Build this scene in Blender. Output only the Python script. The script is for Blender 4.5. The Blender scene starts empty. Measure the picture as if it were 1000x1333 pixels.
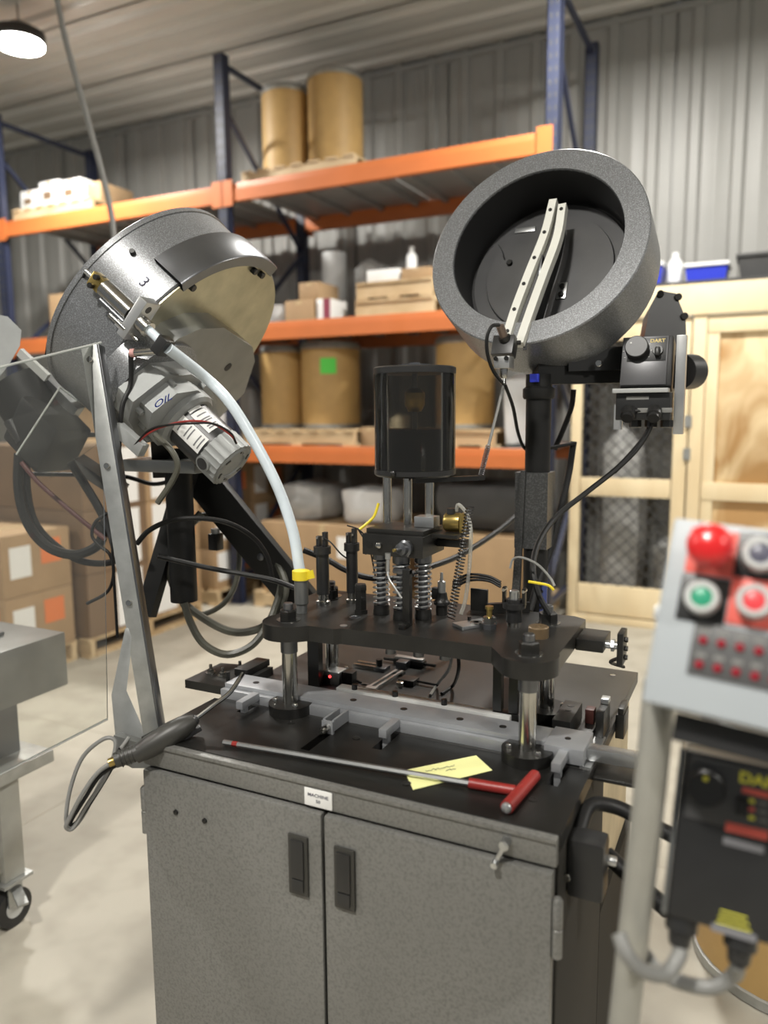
import bpy, bmesh, math, random
from mathutils import Vector, Matrix
random.seed(7)
R = math.radians
S = bpy.context.scene
COL = S.collection
# ------------------------------------------------------------------ camera
YAW, PITCH, ROLL, CH = R(26.154), R(7.524), R(-0.466), 1.55
_f = Vector((-math.sin(YAW)*math.cos(PITCH), math.cos(YAW)*math.cos(PITCH), -math.sin(PITCH)))
_r0 = Vector((math.cos(YAW), math.sin(YAW), 0)); _u0 = _r0.cross(_f)
_r = math.cos(ROLL)*_r0 + math.sin(ROLL)*_u0
_u = -math.sin(ROLL)*_r0 + math.cos(ROLL)*_u0
CAMP = Vector((0, 0, CH))
cd = bpy.data.cameras.new('camera'); cam = bpy.data.objects.new('camera', cd); COL.objects.link(cam)
cam.matrix_world = Matrix(((_r.x, _u.x, -_f.x, 0), (_r.y, _u.y, -_f.y, 0), (_r.z, _u.z, -_f.z, CH), (0, 0, 0, 1)))
cd.sensor_fit = 'HORIZONTAL'; cd.sensor_width = 36; cd.lens = 36.0
cd.clip_start = 0.02; cd.clip_end = 60
cd.dof.use_dof = True; cd.dof.focus_distance = 1.68; cd.dof.aperture_fstop = 36/15
S.camera = cam
# ------------------------------------------------------------------ world, exposure, lamps
w = bpy.data.worlds.new('hall'); S.world = w; w.use_nodes = True
w.node_tree.nodes['Background'].inputs[0].default_value = (0.80, 0.84, 0.88, 1)
w.node_tree.nodes['Background'].inputs[1].default_value = 0.22
S.view_settings.view_transform = 'Standard'; S.view_settings.look = 'None'
S.view_settings.gamma = 1.0; S.view_settings.exposure = 0.12; S.view_settings.use_curve_mapping = False
LAMPS = [(-5.03, 4.25), (-0.75, 4.25), (3.5, 4.25), (-5.03, -1.0), (-0.75, -1.0), (3.5, -1.0)]
LAMP_W, LAMP_Z, CEIL = 138.0, 4.22, 4.54

def at(x, y, X=None, Y=None, Z=None, D=None):
    """world point seen at photo position (x, y) on a plane X=, Y=, Z= or at depth D"""
    r = _f + _r*((x-500)/1000) + _u*((666.5-y)/1000)
    t = X/r.x if X is not None else Y/r.y if Y is not None else (Z-CH)/r.z if Z is not None else D
    return CAMP + r*t

# ------------------------------------------------------------------ materials
def mat(name, col, rough=.5, metal=0., var=0., vscale=8., bump=0., bscale=200., spec=.5, speck=None, speck_s=350., coat=0.):
    m = bpy.data.materials.new(name); m.use_nodes = True
    nt = m.node_tree; N = nt.nodes; L = nt.links; b = N['Principled BSDF']
    b.inputs['Roughness'].default_value = rough; b.inputs['Metallic'].default_value = metal
    b.inputs['Specular IOR Level'].default_value = spec; b.inputs['Coat Weight'].default_value = coat
    c = (*col, 1); b.inputs['Base Color'].default_value = c
    tc = N.new('ShaderNodeTexCoord'); out = None
    if var or speck:
        rgb = N.new('ShaderNodeRGB'); rgb.outputs[0].default_value = c; out = rgb.outputs[0]
    if var:
        n = N.new('ShaderNodeTexNoise'); n.inputs['Scale'].default_value = vscale; n.inputs['Detail'].default_value = 5
        L.new(tc.outputs['Object'], n.inputs['Vector'])
        mr = N.new('ShaderNodeMapRange'); mr.inputs[1].default_value = .3; mr.inputs[2].default_value = .7
        mr.inputs[3].default_value = 1-var; mr.inputs[4].default_value = 1+var
        L.new(n.outputs['Fac'], mr.inputs[0])
        mx = N.new('ShaderNodeVectorMath'); mx.operation = 'SCALE'
        L.new(out, mx.inputs[0]); L.new(mr.outputs[0], mx.inputs['Scale']); out = mx.outputs[0]
    if speck:
        n2 = N.new('ShaderNodeTexNoise'); n2.inputs['Scale'].default_value = speck_s; n2.inputs['Detail'].default_value = 2
        L.new(tc.outputs['Object'], n2.inputs['Vector'])
        cr = N.new('ShaderNodeMapRange'); cr.inputs[1].default_value = .45; cr.inputs[2].default_value = .68
        L.new(n2.outputs['Fac'], cr.inputs[0])
        mm = N.new('ShaderNodeMix'); mm.data_type = 'RGBA'; L.new(cr.outputs[0], mm.inputs[0]); L.new(out, mm.inputs[6])
        mm.inputs[7].default_value = (*speck, 1); out = mm.outputs[2]
    if out: L.new(out, b.inputs['Base Color'])
    if bump:
        n3 = N.new('ShaderNodeTexNoise'); n3.inputs['Scale'].default_value = bscale; n3.inputs['Detail'].default_value = 3
        L.new(tc.outputs['Object'], n3.inputs['Vector'])
        bp = N.new('ShaderNodeBump'); bp.inputs['Strength'].default_value = bump; bp.inputs['Distance'].default_value = .004
        L.new(n3.outputs['Fac'], bp.inputs['Height']); L.new(bp.outputs[0], b.inputs['Normal'])
    return m

def clear(name, tint, gloss=.06, rough=.03, absorb=1.0):
    """thin clear sheet: real transparency plus a fresnel reflection"""
    m = bpy.data.materials.new(name); m.use_nodes = True; nt = m.node_tree; N = nt.nodes; L = nt.links
    N.remove(N['Principled BSDF'])
    t = N.new('ShaderNodeBsdfTransparent'); t.inputs[0].default_value = (*tint, 1)
    g = N.new('ShaderNodeBsdfGlossy'); g.inputs['Roughness'].default_value = rough
    d = N.new('ShaderNodeBsdfDiffuse'); d.inputs[0].default_value = (.75, .75, .72, 1)
    fr = N.new('ShaderNodeFresnel'); fr.inputs[0].default_value = 1.45
    m1 = N.new('ShaderNodeMixShader'); m2 = N.new('ShaderNodeMixShader'); m2.inputs[0].default_value = gloss
    L.new(fr.outputs[0], m1.inputs[0]); L.new(t.outputs[0], m1.inputs[1]); L.new(g.outputs[0], m1.inputs[2])
    L.new(m1.outputs[0], m2.inputs[1]); L.new(d.outputs[0], m2.inputs[2])
    L.new(m2.outputs[0], N['Material Output'].inputs[0])
    return m

def emit(name, col, s):
    m = bpy.data.materials.new(name); m.use_nodes = True; b = m.node_tree.nodes['Principled BSDF']
    b.inputs['Base Color'].default_value = (*col, 1); b.inputs['Emission Color'].default_value = (*col, 1)
    b.inputs['Emission Strength'].default_value = s
    return m

def wood(name, c0, c1, scale=(1.2, 9, 1.2), sharp=.5, rough=.6):
    m = bpy.data.materials.new(name); m.use_nodes = True; nt = m.node_tree; N = nt.nodes; L = nt.links
    b = N['Principled BSDF']; b.inputs['Roughness'].default_value = rough
    tc = N.new('ShaderNodeTexCoord'); mp = N.new('ShaderNodeMapping'); mp.inputs['Scale'].default_value = scale
    L.new(tc.outputs['Object'], mp.inputs[0])
    n = N.new('ShaderNodeTexNoise'); n.inputs['Scale'].default_value = 1.6; n.inputs['Detail'].default_value = 3; n.inputs['Distortion'].default_value = 1.2
    L.new(mp.outputs[0], n.inputs['Vector'])
    cr = N.new('ShaderNodeValToRGB'); cr.color_ramp.elements[0].position = .5-sharp*.3; cr.color_ramp.elements[1].position = .5+sharp*.3
    cr.color_ramp.elements[0].color = (*c0, 1); cr.color_ramp.elements[1].color = (*c1, 1)
    L.new(n.outputs['Fac'], cr.inputs[0]); L.new(cr.outputs[0], b.inputs['Base Color'])
    return m

M = dict(
 concrete=mat('concrete', (.39, .365, .305), .55, var=.10, vscale=1.3, speck=(.335, .31, .255), speck_s=6, bump=.05, bscale=30),
 wallpanel=mat('wall_panel', (.34, .338, .32), .44, .0, var=.04, vscale=2, spec=.5),
 ceilpanel=mat('ceiling_panel', (.56, .55, .51), .42, .1, var=.04, vscale=2),
 orange=mat('orange_paint', (.58, .165, .045), .45, var=.06, vscale=4),
 blue=mat('blue_paint', (.024, .030, .060), .45, var=.08, vscale=5),
 steel_lt=mat('galvanised', (.42, .43, .42), .38, .75, var=.14, vscale=25),
 deck=mat('deck_steel', (.40, .40, .39), .45, .5, var=.1, vscale=6),
 kraft=mat('kraft_fibre', (.50, .32, .12), .55, var=.07, vscale=9),
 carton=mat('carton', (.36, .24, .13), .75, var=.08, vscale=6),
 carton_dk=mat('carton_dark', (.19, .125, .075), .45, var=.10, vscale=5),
 wood_pal=wood('pallet_wood', (.42, .29, .15), (.60, .46, .28)),
 pine=wood('pine_board', (.70, .55, .33), (.82, .70, .47), (2, 2, .6), .8),
 ply=wood('plywood', (.42, .24, .09), (.76, .60, .36), (2.2, 2.2, .8), .35),
 white=mat('white_paper', (.78, .78, .76), .6),
 whiteplas=mat('white_plastic', (.72, .73, .73), .4, var=.04),
 grey_wrap=mat('grey_wrap', (.38, .38, .37), .35, var=.25, vscale=7),
 dark=mat('dark_stock', (.05, .05, .05), .6, var=.2, vscale=5),
 bluestock=mat('blue_stock', (.03, .05, .55), .4),
 hammer=mat('hammertone', (.155, .16, .165), .33, .40, speck=(.30, .31, .325), speck_s=420, bump=.08, bscale=420, coat=.1),
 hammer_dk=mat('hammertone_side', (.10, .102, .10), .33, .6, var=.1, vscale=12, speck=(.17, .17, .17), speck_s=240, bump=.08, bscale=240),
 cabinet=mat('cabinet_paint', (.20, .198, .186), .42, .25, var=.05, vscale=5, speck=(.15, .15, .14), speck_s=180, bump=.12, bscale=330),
 cabinet_side=mat('cabinet_side_dark', (.018, .016, .012), .8, .0, var=.1, vscale=4),  # near-black brown for the cabinet body, darker than the doors and top panel
 blackox=mat('black_oxide', (.013, .0126, .0115), .36, .12, var=.3, vscale=14),
 dieblack=mat('die_black', (.020, .0195, .018), .34, .25, var=.28, vscale=18),
 plate=mat('blackened_plate', (.050, .049, .047), .38, .5, var=.25, vscale=7),
 steel=mat('ground_steel', (.48, .47, .44), .20, 1.0, var=.12, vscale=30),
 brushed=mat('brushed_steel', (.52, .53, .53), .33, .9, var=.12, vscale=20),
 alu=mat('aluminium', (.56, .565, .56), .36, .85, var=.10, vscale=16),
 rail=mat('grey_rail', (.34, .35, .365), .42, .45, var=.18, vscale=9),
 satin=mat('satin_dark_steel', (.17, .175, .185), .30, .85, var=.1, vscale=10),
 khaki=mat('zinc_plate', (.46, .43, .31), .34, .8, var=.16, vscale=14),
 bracketgrey=mat('bracket_grey', (.20, .205, .20), .34, .65, var=.12, vscale=12),
 cast=mat('cast_grey', (.30, .31, .305), .6, .3, var=.08, vscale=20),
 bowlin=mat('bowl_lining', (.012, .012, .0125), .6),
 disc=mat('bowl_disc', (.11, .11, .112), .33, .55, var=.12, vscale=8),
 nylon=mat('white_nylon', (.70, .70, .64), .35, var=.03),
 milk=mat('milky_tube', (.66, .74, .80), .25, var=.04, vscale=30),
 rubber=mat('black_rubber', (.010, .010, .010), .5, spec=.28),
 greyhose=mat('grey_hose', (.075, .074, .058), .42),
 greycable=mat('grey_cable', (.20, .20, .19), .4),
 blackplas=mat('black_plastic', (.018, .018, .018), .38, var=.1, vscale=20),
 handleplas=mat('handle_plastic', (.034, .033, .029), .42),
 yellow=mat('yellow_band', (.78, .62, .03), .45),
 red=mat('red_plastic', (.62, .016, .018), .28, coat=.3),
 redpaint=mat('red_paint', (.27, .022, .018), .4),
 reddot=mat('red_button', (.70, .06, .07), .35),
 green=mat('green_button', (.03, .30, .17), .35),
 bezel=mat('button_bezel', (.50, .51, .50), .38, .3),
 boxgrey=mat('enclosure_grey', (.36, .39, .41), .42, var=.02),
 polegrey=mat('pole_grey', (.36, .355, .32), .42, .3, var=.08, vscale=12),
 brass=mat('brass', (.45, .33, .11), .3, .9, var=.1, vscale=40),
 note=mat('yellow_note', (.83, .83, .38), .7),
 ink=mat('ink', (.05, .05, .08), .7), blueink=mat('blue_ink', (.03, .06, .35), .6),
 greenlab=mat('green_label', (.12, .75, .10), .6),
 orangelab=mat('orange_label', (.72, .20, .06), .6),
 gold=mat('gold_print', (.62, .47, .12), .45), yprint=mat('yellow_print', (.80, .76, .08), .5),
 rprint=mat('red_print', (.75, .13, .10), .5), gprint=mat('grey_print', (.17, .17, .18), .5),
 acrylic=clear('clear_acrylic', (.95, .955, .94), .022), edge=clear('acrylic_edge', (.85, .92, .90), .45),
 smoke=clear('smoked_acrylic', (.68, .65, .58), .01, .05), blackpaint=mat('black_paint', (.010, .010, .0095), .5, .0, spec=.3, var=.2, vscale=12), strip=mat('bright_strip', (.66, .66, .64), .5, .25, var=.1, vscale=14),
 oil=mat('dark_oil', (.012, .011, .010), .2),
 lamp=emit('lamp_lens', (1, .97, .92), 60.), led=emit('red_led', (1, .05, .05), 3.0),
 redlamp=mat('red_lens', (.30, .012, .025), .25),
 plaid=mat('beige_panel', (.50, .42, .28), .5, var=.15, vscale=14),
)

# ------------------------------------------------------------------ mesh tools
def frame(o, z, x=None):
    z = Vector(z).normalized()
    x = Vector(x) if x is not None else (Vector((1, 0, 0)) if abs(z.x) < .9 else Vector((0, 1, 0)))
    x = (x - z*x.dot(z)).normalized(); y = z.cross(x)
    o = Vector(o)
    return Matrix(((x.x, y.x, z.x, o.x), (x.y, y.y, z.y, o.y), (x.z, y.z, z.z, o.z), (0, 0, 0, 1)))

def spline(pts, n=8):
    P = [Vector(p) for p in pts]
    if len(P) < 3: return P
    E = [P[0]*2-P[1]] + P + [P[-1]*2-P[-2]]; out = []
    for i in range(1, len(E)-2):
        p0, p1, p2, p3 = E[i-1], E[i], E[i+1], E[i+2]
        for k in range(n):
            t = k/n
            out.append(.5*((2*p1)+(p2-p0)*t+(2*p0-5*p1+4*p2-p3)*t*t+(3*p1-p0-3*p2+p3)*t**3))
    return out + [P[-1]]

class MB:
    def __init__(s, m=None): s.v = []; s.f = []; s.m = m or Matrix.Identity(4)
    def add(s, vs, fs):
        k = len(s.v); s.v += [s.m @ Vector(v) for v in vs]; s.f += [tuple(i+k for i in f) for f in fs]; return s
    def box(s, c, d, rot=None, bev=0.):
        c = Vector(c); hx, hy, hz = d[0]/2, d[1]/2, d[2]/2
        if bev:
            b = min(bev, hx*.9, hy*.9, hz*.9); vs = []
            bm = bmesh.new(); bmesh.ops.create_cube(bm, size=1)
            for v in bm.verts: v.co = Vector((v.co.x*d[0], v.co.y*d[1], v.co.z*d[2]))
            bmesh.ops.bevel(bm, geom=bm.edges[:], offset=b, segments=2, affect='EDGES', profile=.6)
            bm.verts.index_update(); vs = [v.co.copy() for v in bm.verts]; fs = [[v.index for v in f.verts] for f in bm.faces]; bm.free()
        else:
            vs = [Vector((x, y, z)) for x in (-hx, hx) for y in (-hy, hy) for z in (-hz, hz)]
            fs = [(0, 1, 3, 2), (4, 6, 7, 5), (0, 4, 5, 1), (2, 3, 7, 6), (0, 2, 6, 4), (1, 5, 7, 3)]
        return s.add([c + (rot @ v if rot else v) for v in vs], fs)
    def bb(s, lo, hi, bev=0.):
        lo, hi = Vector(lo), Vector(hi); return s.box((lo+hi)/2, [abs(a) for a in (hi-lo)], None, bev)
    def bar(s, a, b, wd, ht, up=(0, 0, 1), bev=0.):
        a, b = Vector(a), Vector(b); z = (b-a); L = z.length; fr = frame((a+b)/2, z, up)
        return s.box(fr.translation, (ht, wd, L), fr.to_3x3(), bev)
    def cyl(s, a, b, r0, r1=None, n=20, cap=True):
        a, b = Vector(a), Vector(b); r1 = r0 if r1 is None else r1; fr = frame(a, b-a); L = (b-a).length
        return s.lathe([(r0, 0), (r1, L)], fr, n, cap)
    def lathe(s, prof, fr=None, n=24, cap=True, a0=0., a1=2*math.pi):
        fr = fr or Matrix.Identity(4); full = abs(a1-a0-2*math.pi) < 1e-6; m = n if full else n+1; vs = []; fs = []
        for r, z in prof:
            for i in range(m):
                t = a0+(a1-a0)*i/n; vs.append(fr @ Vector((r*math.cos(t), r*math.sin(t), z)))
        for j in range(len(prof)-1):
            for i in range(n):
                k = (i+1) % m; fs.append((j*m+i, j*m+k, (j+1)*m+k, (j+1)*m+i))
        if cap and full:
            fs.append(tuple(range(m-1, -1, -1))); q = (len(prof)-1)*m; fs.append(tuple(range(q, q+m)))
        return s.add(vs, fs)
    def tube(s, pts, r, n=8, smooth=8, cap=True):
        P = spline(pts, smooth) if smooth else [Vector(p) for p in pts]; vs = []; fs = []
        t = (P[1]-P[0]).normalized(); u = t.orthogonal().normalized()
        for i, p in enumerate(P):
            t2 = (P[min(i+1, len(P)-1)]-P[max(i-1, 0)]).normalized()
            u = (u - t2*u.dot(t2)).normalized(); wv = t2.cross(u); rr = r(i/(len(P)-1)) if callable(r) else r
            for k in range(n):
                a = 2*math.pi*k/n; vs.append(p+(u*math.cos(a)+wv*math.sin(a))*rr)
        for i in range(len(P)-1):
            for k in range(n):
                q = (k+1) % n; fs.append((i*n+k, i*n+q, (i+1)*n+q, (i+1)*n+k))
        if cap: fs += [tuple(range(n-1, -1, -1)), tuple(range((len(P)-1)*n, len(P)*n))]
        return s.add(vs, fs)
    def prism(s, poly, z0, z1, fr=None):
        fr = fr or Matrix.Identity(4); n = len(poly)
        ar = sum(poly[i][0]*poly[(i+1) % n][1]-poly[(i+1) % n][0]*poly[i][1] for i in range(n))
        if ar < 0: poly = poly[::-1]
        vs = [fr @ Vector((p[0], p[1], z0)) for p in poly]+[fr @ Vector((p[0], p[1], z1)) for p in poly]
        fs = [tuple(range(n-1, -1, -1)), tuple(range(n, 2*n))]+[(i, (i+1) % n, n+(i+1) % n, n+i) for i in range(n)]
        return s.add(vs, fs)
    def helix(s, a, b, r, turns, wr, per=14, n=5):
        a, b = Vector(a), Vector(b); fr = frame(a, b-a); L = (b-a).length; k = int(turns*per)
        return s.tube([fr @ Vector((r*math.cos(2*math.pi*i/per), r*math.sin(2*math.pi*i/per), L*i/k)) for i in range(k+1)], wr, n, 0)
    def sphere(s, c, r, n=12):
        return s.lathe([(max(1e-4, r*math.sin(math.pi*i/n)), -r*math.cos(math.pi*i/n)) for i in range(n+1)], Matrix.Translation(Vector(c)), n*2)
    def build(s, name, mt, parent=None, loc=None, label=None, kind=None):
        """one mesh object; vertices are given in world space"""
        if parent is not None:
            q = parent; o0 = Vector((0, 0, 0))
            while q is not None: o0 += q.location; q = q.parent
            base = o0
        else:
            xs = [v.x for v in s.v]; ys = [v.y for v in s.v]; zs = [v.z for v in s.v]
            base = Vector(loc) if loc is not None else Vector(((min(xs)+max(xs))/2, (min(ys)+max(ys))/2, min(zs)))
        me = bpy.data.meshes.new(name); me.from_pydata([v-base for v in s.v], [], s.f)
        bm = bmesh.new(); bm.from_mesh(me); bmesh.ops.recalc_face_normals(bm, faces=bm.faces); bm.to_mesh(me); bm.free()
        me.shade_smooth(); me.set_sharp_from_angle(angle=R(38))
        me.materials.append(M[mt] if isinstance(mt, str) else mt)
        o = bpy.data.objects.new(name, me); COL.objects.link(o)
        if parent is not None: o.parent = parent
        else: o.location = base
        if label: o['label'] = label
        if kind: o['kind'] = kind
        return o

def tag(o, label, cat, group=None):
    o['label'] = label; o['category'] = cat
    if group: o['group'] = group
    return o
def thing(name, label, cat, loc, group=None):
    o = bpy.data.objects.new(name, None); COL.objects.link(o); o.location = Vector(loc); o.empty_display_size = .05
    return tag(o, label, cat, group)
def struct(o): o['kind'] = 'structure'; return o
def copy_tree(o, parent=None):
    c = o.copy(); COL.objects.link(c); c.parent = parent
    for ch in [x for x in bpy.data.objects if x.parent == o]: copy_tree(ch, c)
    return c
def text(name, body, size, fr, mt, parent, bold=0., sx=1.):
    cu = bpy.data.curves.new('tmp_text', 'FONT'); cu.body = body; cu.size = size; cu.align_x = 'CENTER'; cu.align_y = 'CENTER'
    cu.extrude = size*.01; cu.offset = bold*size; cu.resolution_u = 3
    t = bpy.data.objects.new('tmp_text', cu); COL.objects.link(t)
    dg = bpy.context.evaluated_depsgraph_get(); me = bpy.data.meshes.new_from_object(t.evaluated_get(dg))
    bpy.data.objects.remove(t); bpy.data.curves.remove(cu)
    mb = MB(fr); mb.add([(v.co.x*sx, v.co.y, v.co.z) for v in me.vertices], [tuple(p.vertices) for p in me.polygons])
    bpy.data.meshes.remove(me)
    return mb.build(name, mt, parent)
def bolt(mb, p, d, r, h, hexa=True, hole=False):
    fr = frame(p, d); mb.lathe([(r, 0), (r, h*.85), (r*.88, h)], fr, 6 if hexa else 12)
    return mb
# ================================================================== SETTING
fl = struct(MB().bb((-13, -6, -.10), (7, 6.7, 0)).build('floor', 'concrete', loc=(0, 0, 0)))
jt = MB()
for x in (-4.9, -2.45, 1.2): jt.bb((x-.004, -6, 0), (x+.004, 6.5, .0006))
for y in (2.6, 5.05): jt.bb((-13, y-.004, 0), (7, y+.004, .0006))
jt.build('floor_joint', mat('joint_filler', (.36, .33, .27), .8), fl)
WY = 6.5
wl = struct(MB().bb((-13, WY+.03, 0), (7, WY+.12, CEIL)).build('wall_back', 'wallpanel', loc=(0, WY, 0)))
def rib_profile(wd, nrib, rh, rw):
    p = []; st = wd/nrib
    for i in range(nrib):
        c = st*(i+.5)
        if i: p.append((c-st*.5, .004))
        p += [(c-st*.5+.012, 0), (c-rw, 0), (c-rw*.55, rh), (c+rw*.55, rh), (c+rw, 0), (c+st*.5-.012, 0)]
    return p
pw = .914; mb = MB(); pr = rib_profile(pw, 3, .032, .055)
n = len(pr); mb.add([(x, WY-y, 0) for x, y in pr]+[(x, WY-y, CEIL) for x, y in pr], [(i, i+1, n+i+1, n+i) for i in range(n-1)])
p0 = None
for i in range(21):
    if p0 is None: p0 = mb.build('panel', 'wallpanel', wl); o = p0
    else: o = p0.copy(); COL.objects.link(o); o.parent = wl
    o.location = (-12.6+i*pw, 0, 0)
ce = struct(MB().bb((-13, -6, CEIL+.04), (7, WY+.1, CEIL+.12)).build('ceiling', 'ceilpanel', loc=(0, 0, CEIL)))
mb = MB(); pr = rib_profile(pw, 3, .030, .06); n = len(pr)
mb.add([(-13, x, CEIL-y) for x, y in pr]+[(7, x, CEIL-y) for x, y in pr], [(i, i+1, n+i+1, n+i) for i in range(n-1)])
p0 = None
for i in range(13):
    if p0 is None: p0 = mb.build('panel', 'ceilpanel', ce); o = p0
    else: o = p0.copy(); COL.objects.link(o); o.parent = ce
    o.location = (0, WY-(i+1)*pw, 0)
struct(MB().bb((-13, WY-.045, CEIL-.07), (7, WY, CEIL-.03)).build('trim_1', 'wallpanel'))

# high bay lamps: a housing on a stem, an emitting lens and its light
def lamp(x, y):
    t = thing('high_bay_lamp', 'lit round high bay lamp under the ceiling before the far rack bay' if (x, y) == LAMPS[0] else 'round high bay lamp hanging under the ribbed ceiling elsewhere in the hall', 'lamp', (x, y, LAMP_Z-.02), 'ceiling lamps')
    fr = Matrix.Translation((x, y, LAMP_Z))
    MB().lathe([(.17, .02), (.18, .03), (.18, .09), (.10, .13), (.05, .16)], fr, 28).build('housing', 'blackplas', t)
    MB().lathe([(.165, 0), (.165, .02)], fr, 28).build('lens', 'lamp', t)
    MB().cyl((x, y, LAMP_Z+.15), (x, y, CEIL-.02), .008, n=8).build('stem', 'steel_lt', t)
    ld = bpy.data.lights.new('lamp_light', 'AREA'); ld.shape = 'DISK'; ld.size = .32; ld.energy = LAMP_W; ld.color = (1, .965, .90)
    lo = bpy.data.objects.new('lamp_light', ld); COL.objects.link(lo); lo.parent = t; lo.location = (0, 0, .012)
for x, y in LAMPS: lamp(x, y)

# ================================================================== RACKING
rk = thing('pallet_rack', 'tall pallet rack with dark blue uprights and orange beams along the metal wall', 'rack', (-3.8, 5.55, 0))
RX = (-6.3, -3.79, -1.26); RY = (5.0, 6.1); RT = 4.2; LEV = (1.225, 2.157, 3.2)
up0 = MB()
for a, b in (((-.045, -.035), (.045, -.030)), ((-.045, -.035), (-.039, .04)), ((.039, -.035), (.045, .04)), ((-.045, .034), (-.018, .04)), ((.018, .034), (.045, .04))):
    up0.bb((a[0], a[1], 0), (b[0], b[1], RT))
up0.bb((-.07, -.06, 0), (.07, .06, .008))
sl0 = MB()
for k in range(54):
    for sx in (-.018, .018): sl0.box((sx, -.0355, .12+k*.076), (.012, .002, .030))
ups = []
for x in RX:
    for y in RY:
        if not ups:
            o = up0.build('upright', 'blue', rk); s_ = sl0.build('upright_slots', 'dark', o, kind='stuff'); ups = [o, s_]
            # built about the origin: shift so that it stands at its place
            for v in o.data.vertices: v.co += rk.location
            for v in s_.data.vertices: v.co += rk.location
        else:
            o = ups[0].copy(); COL.objects.link(o); o.parent = rk
            s2 = ups[1].copy(); COL.objects.link(s2); s2.parent = o
        o.location = Vector((x, y, 0))-rk.location
for x in RX:
    zs = [.25, 1.15, 2.05, 2.95, 3.85]
    for i in range(4):
        a, b = (RY[0], RY[1]) if i % 2 == 0 else (RY[1], RY[0])
        MB().bar((x, a, zs[i]), (x, b, zs[i+1]), .03, .03).build('brace', 'blue', rk)
    for z in (.22, RT-.06): MB().bar((x, RY[0], z), (x, RY[1], z), .03, .035).build('brace', 'blue', rk)
for i in range(2):
    x0, x1 = RX[i]+.045, RX[i+1]-.045
    for z in LEV:
        for y in RY:
            sg = -1 if y == RY[0] else 1
            b = MB(); b.bb((x0, y-.025, z-.065), (x1, y+.025, z+.065), .006); b.bb((x0, y+sg*.025, z-.065), (x1, y+sg*.030, z+.02))
            bm_ = b.build('beam', 'orange', rk)
            for xx in (x0, x1): MB().bb((xx-.05, y+sg*.036, z-.10), (xx+.05, y+sg*.042, z+.09)).build('beam_connector', 'orange', bm_)
        nd = 2; wd = (x1-x0)/nd
        for k in range(nd):
            d = MB(); xa = x0+k*wd+.01; xb = xa+wd-.02
            d.bb((xa, RY[0]+.026, z+.050), (xb, RY[1]-.026, z+.062))
            for q in range(4): xx = xa+.12+q*(wd-.26)/3; d.bb((xx-.02, RY[0]+.026, z+.02), (xx+.02, RY[1]-.026, z+.05))
            d.build('deck', 'deck', rk)
DK = [z+.0625 for z in LEV]

def pallet(x, y, z, lx, ly, label, group='wooden pallets', rot=0):
    t = thing('wooden_pallet', label, 'pallet', (x, y, z), group)
    for q in (-1, 0, 1): MB().bb((x-lx/2, y+q*(ly/2-.03)-.02, z+.018), (x+lx/2, y+q*(ly/2-.03)+.02, z+.108)).build('stringer', 'wood_pal', t)
    n = 7
    for k in range(n):
        xx = x-lx/2+.05+k*(lx-.1)/(n-1); MB().bb((xx-.045, y-ly/2, z+.108), (xx+.045, y+ly/2, z+.126)).build('deck_board', 'wood_pal', t)
    for k in range(3):
        xx = x-lx/2+.05+k*(lx-.1)/2; MB().bb((xx-.045, y-ly/2, z), (xx+.045, y+ly/2, z+.018)).build('bottom_board', 'wood_pal', t)
    return z+.127
def drum(x, y, z, r, h, label, lid=True, group='fibre drums'):
    t = thing('fibre_drum', label, 'drum', (x, y, z), group); fr = Matrix.Translation((x, y, z))
    MB().lathe([(r, .03), (r, h-.05)], fr, 36).build('body', 'kraft', t)
    MB().lathe([(r-.004, 0), (r+.006, .004), (r+.006, .03), (r, .034)], fr, 36).build('bottom_ring', 'steel_lt', t)
    MB().lathe([(r, h-.055), (r+.007, h-.05), (r+.008, h-.028), (r+.002, h-.018), (r-.012, h), (r-.03, h-.008)], fr, 36).build('lid', 'steel_lt' if lid else 'kraft', t)
    return t
def carton(x0, x1, y0, y1, z, h, label, mt='carton', labs=(), group='cartons', tape=True):
    t = thing('carton', label, 'box', ((x0+x1)/2, (y0+y1)/2, z), group)
    MB().bb((x0, y0, z), (x1, y1, z+h), .006).build('body', mt, t)
    if tape:
        c = (x0+x1)/2; q = MB(); q.bb((c-.025, y0-.0012, z+h*.8), (c+.025, y0, z+h-.006)); q.bb((c-.025, y0+.006, z+h), (c+.025, y1-.006, z+h+.0012))
        q.build('tape', mat('tape', (.50, .38, .22), .3) if 'tape' not in bpy.data.materials else bpy.data.materials['tape'], t)
    for face, u0, u1, v0, v1, lm in labs:                      # u, v as fractions of that face
        q = MB()
        if face == 'f': q.bb((x0+(x1-x0)*u0, y0-.002, z+h*v0), (x0+(x1-x0)*u1, y0-.0002, z+h*v1))
        else: q.bb((x1+.0002, y0+(y1-y0)*u0, z+h*v0), (x1+.002, y0+(y1-y0)*u1, z+h*v1))
        q.build('shipping_label', lm, t)
    return t
def lumpy(name, label, cat, c, d, mt, group=None, seed=1, p=.45):
    """a soft wrapped bundle or sack: rounded box with uneven sides"""
    rnd = random.Random(seed); bm = bmesh.new(); bmesh.ops.create_cube(bm, size=2); bmesh.ops.subdivide_edges(bm, edges=bm.edges[:], cuts=6, use_grid_fill=True)
    mb = MB(); vs = []
    for v in bm.verts:
        n = v.co.normalized(); q = v.co.lerp(n*1.25, p)
        q = q*(1+.05*math.sin(5*n.x+seed)+.05*math.sin(7*n.y+3*n.z+seed)+rnd.uniform(-.02, .02))
        vs.append(Vector((c[0]+q.x*d[0]/2, c[1]+q.y*d[1]/2, c[2]+(max(q.z, -1)+1)*d[2]/2)))
    bm.verts.index_update(); mb.add(vs, [[v.index for v in f.verts] for f in bm.faces]); bm.free()
    return tag(mb.build(name, mt), label, cat, group)

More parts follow.
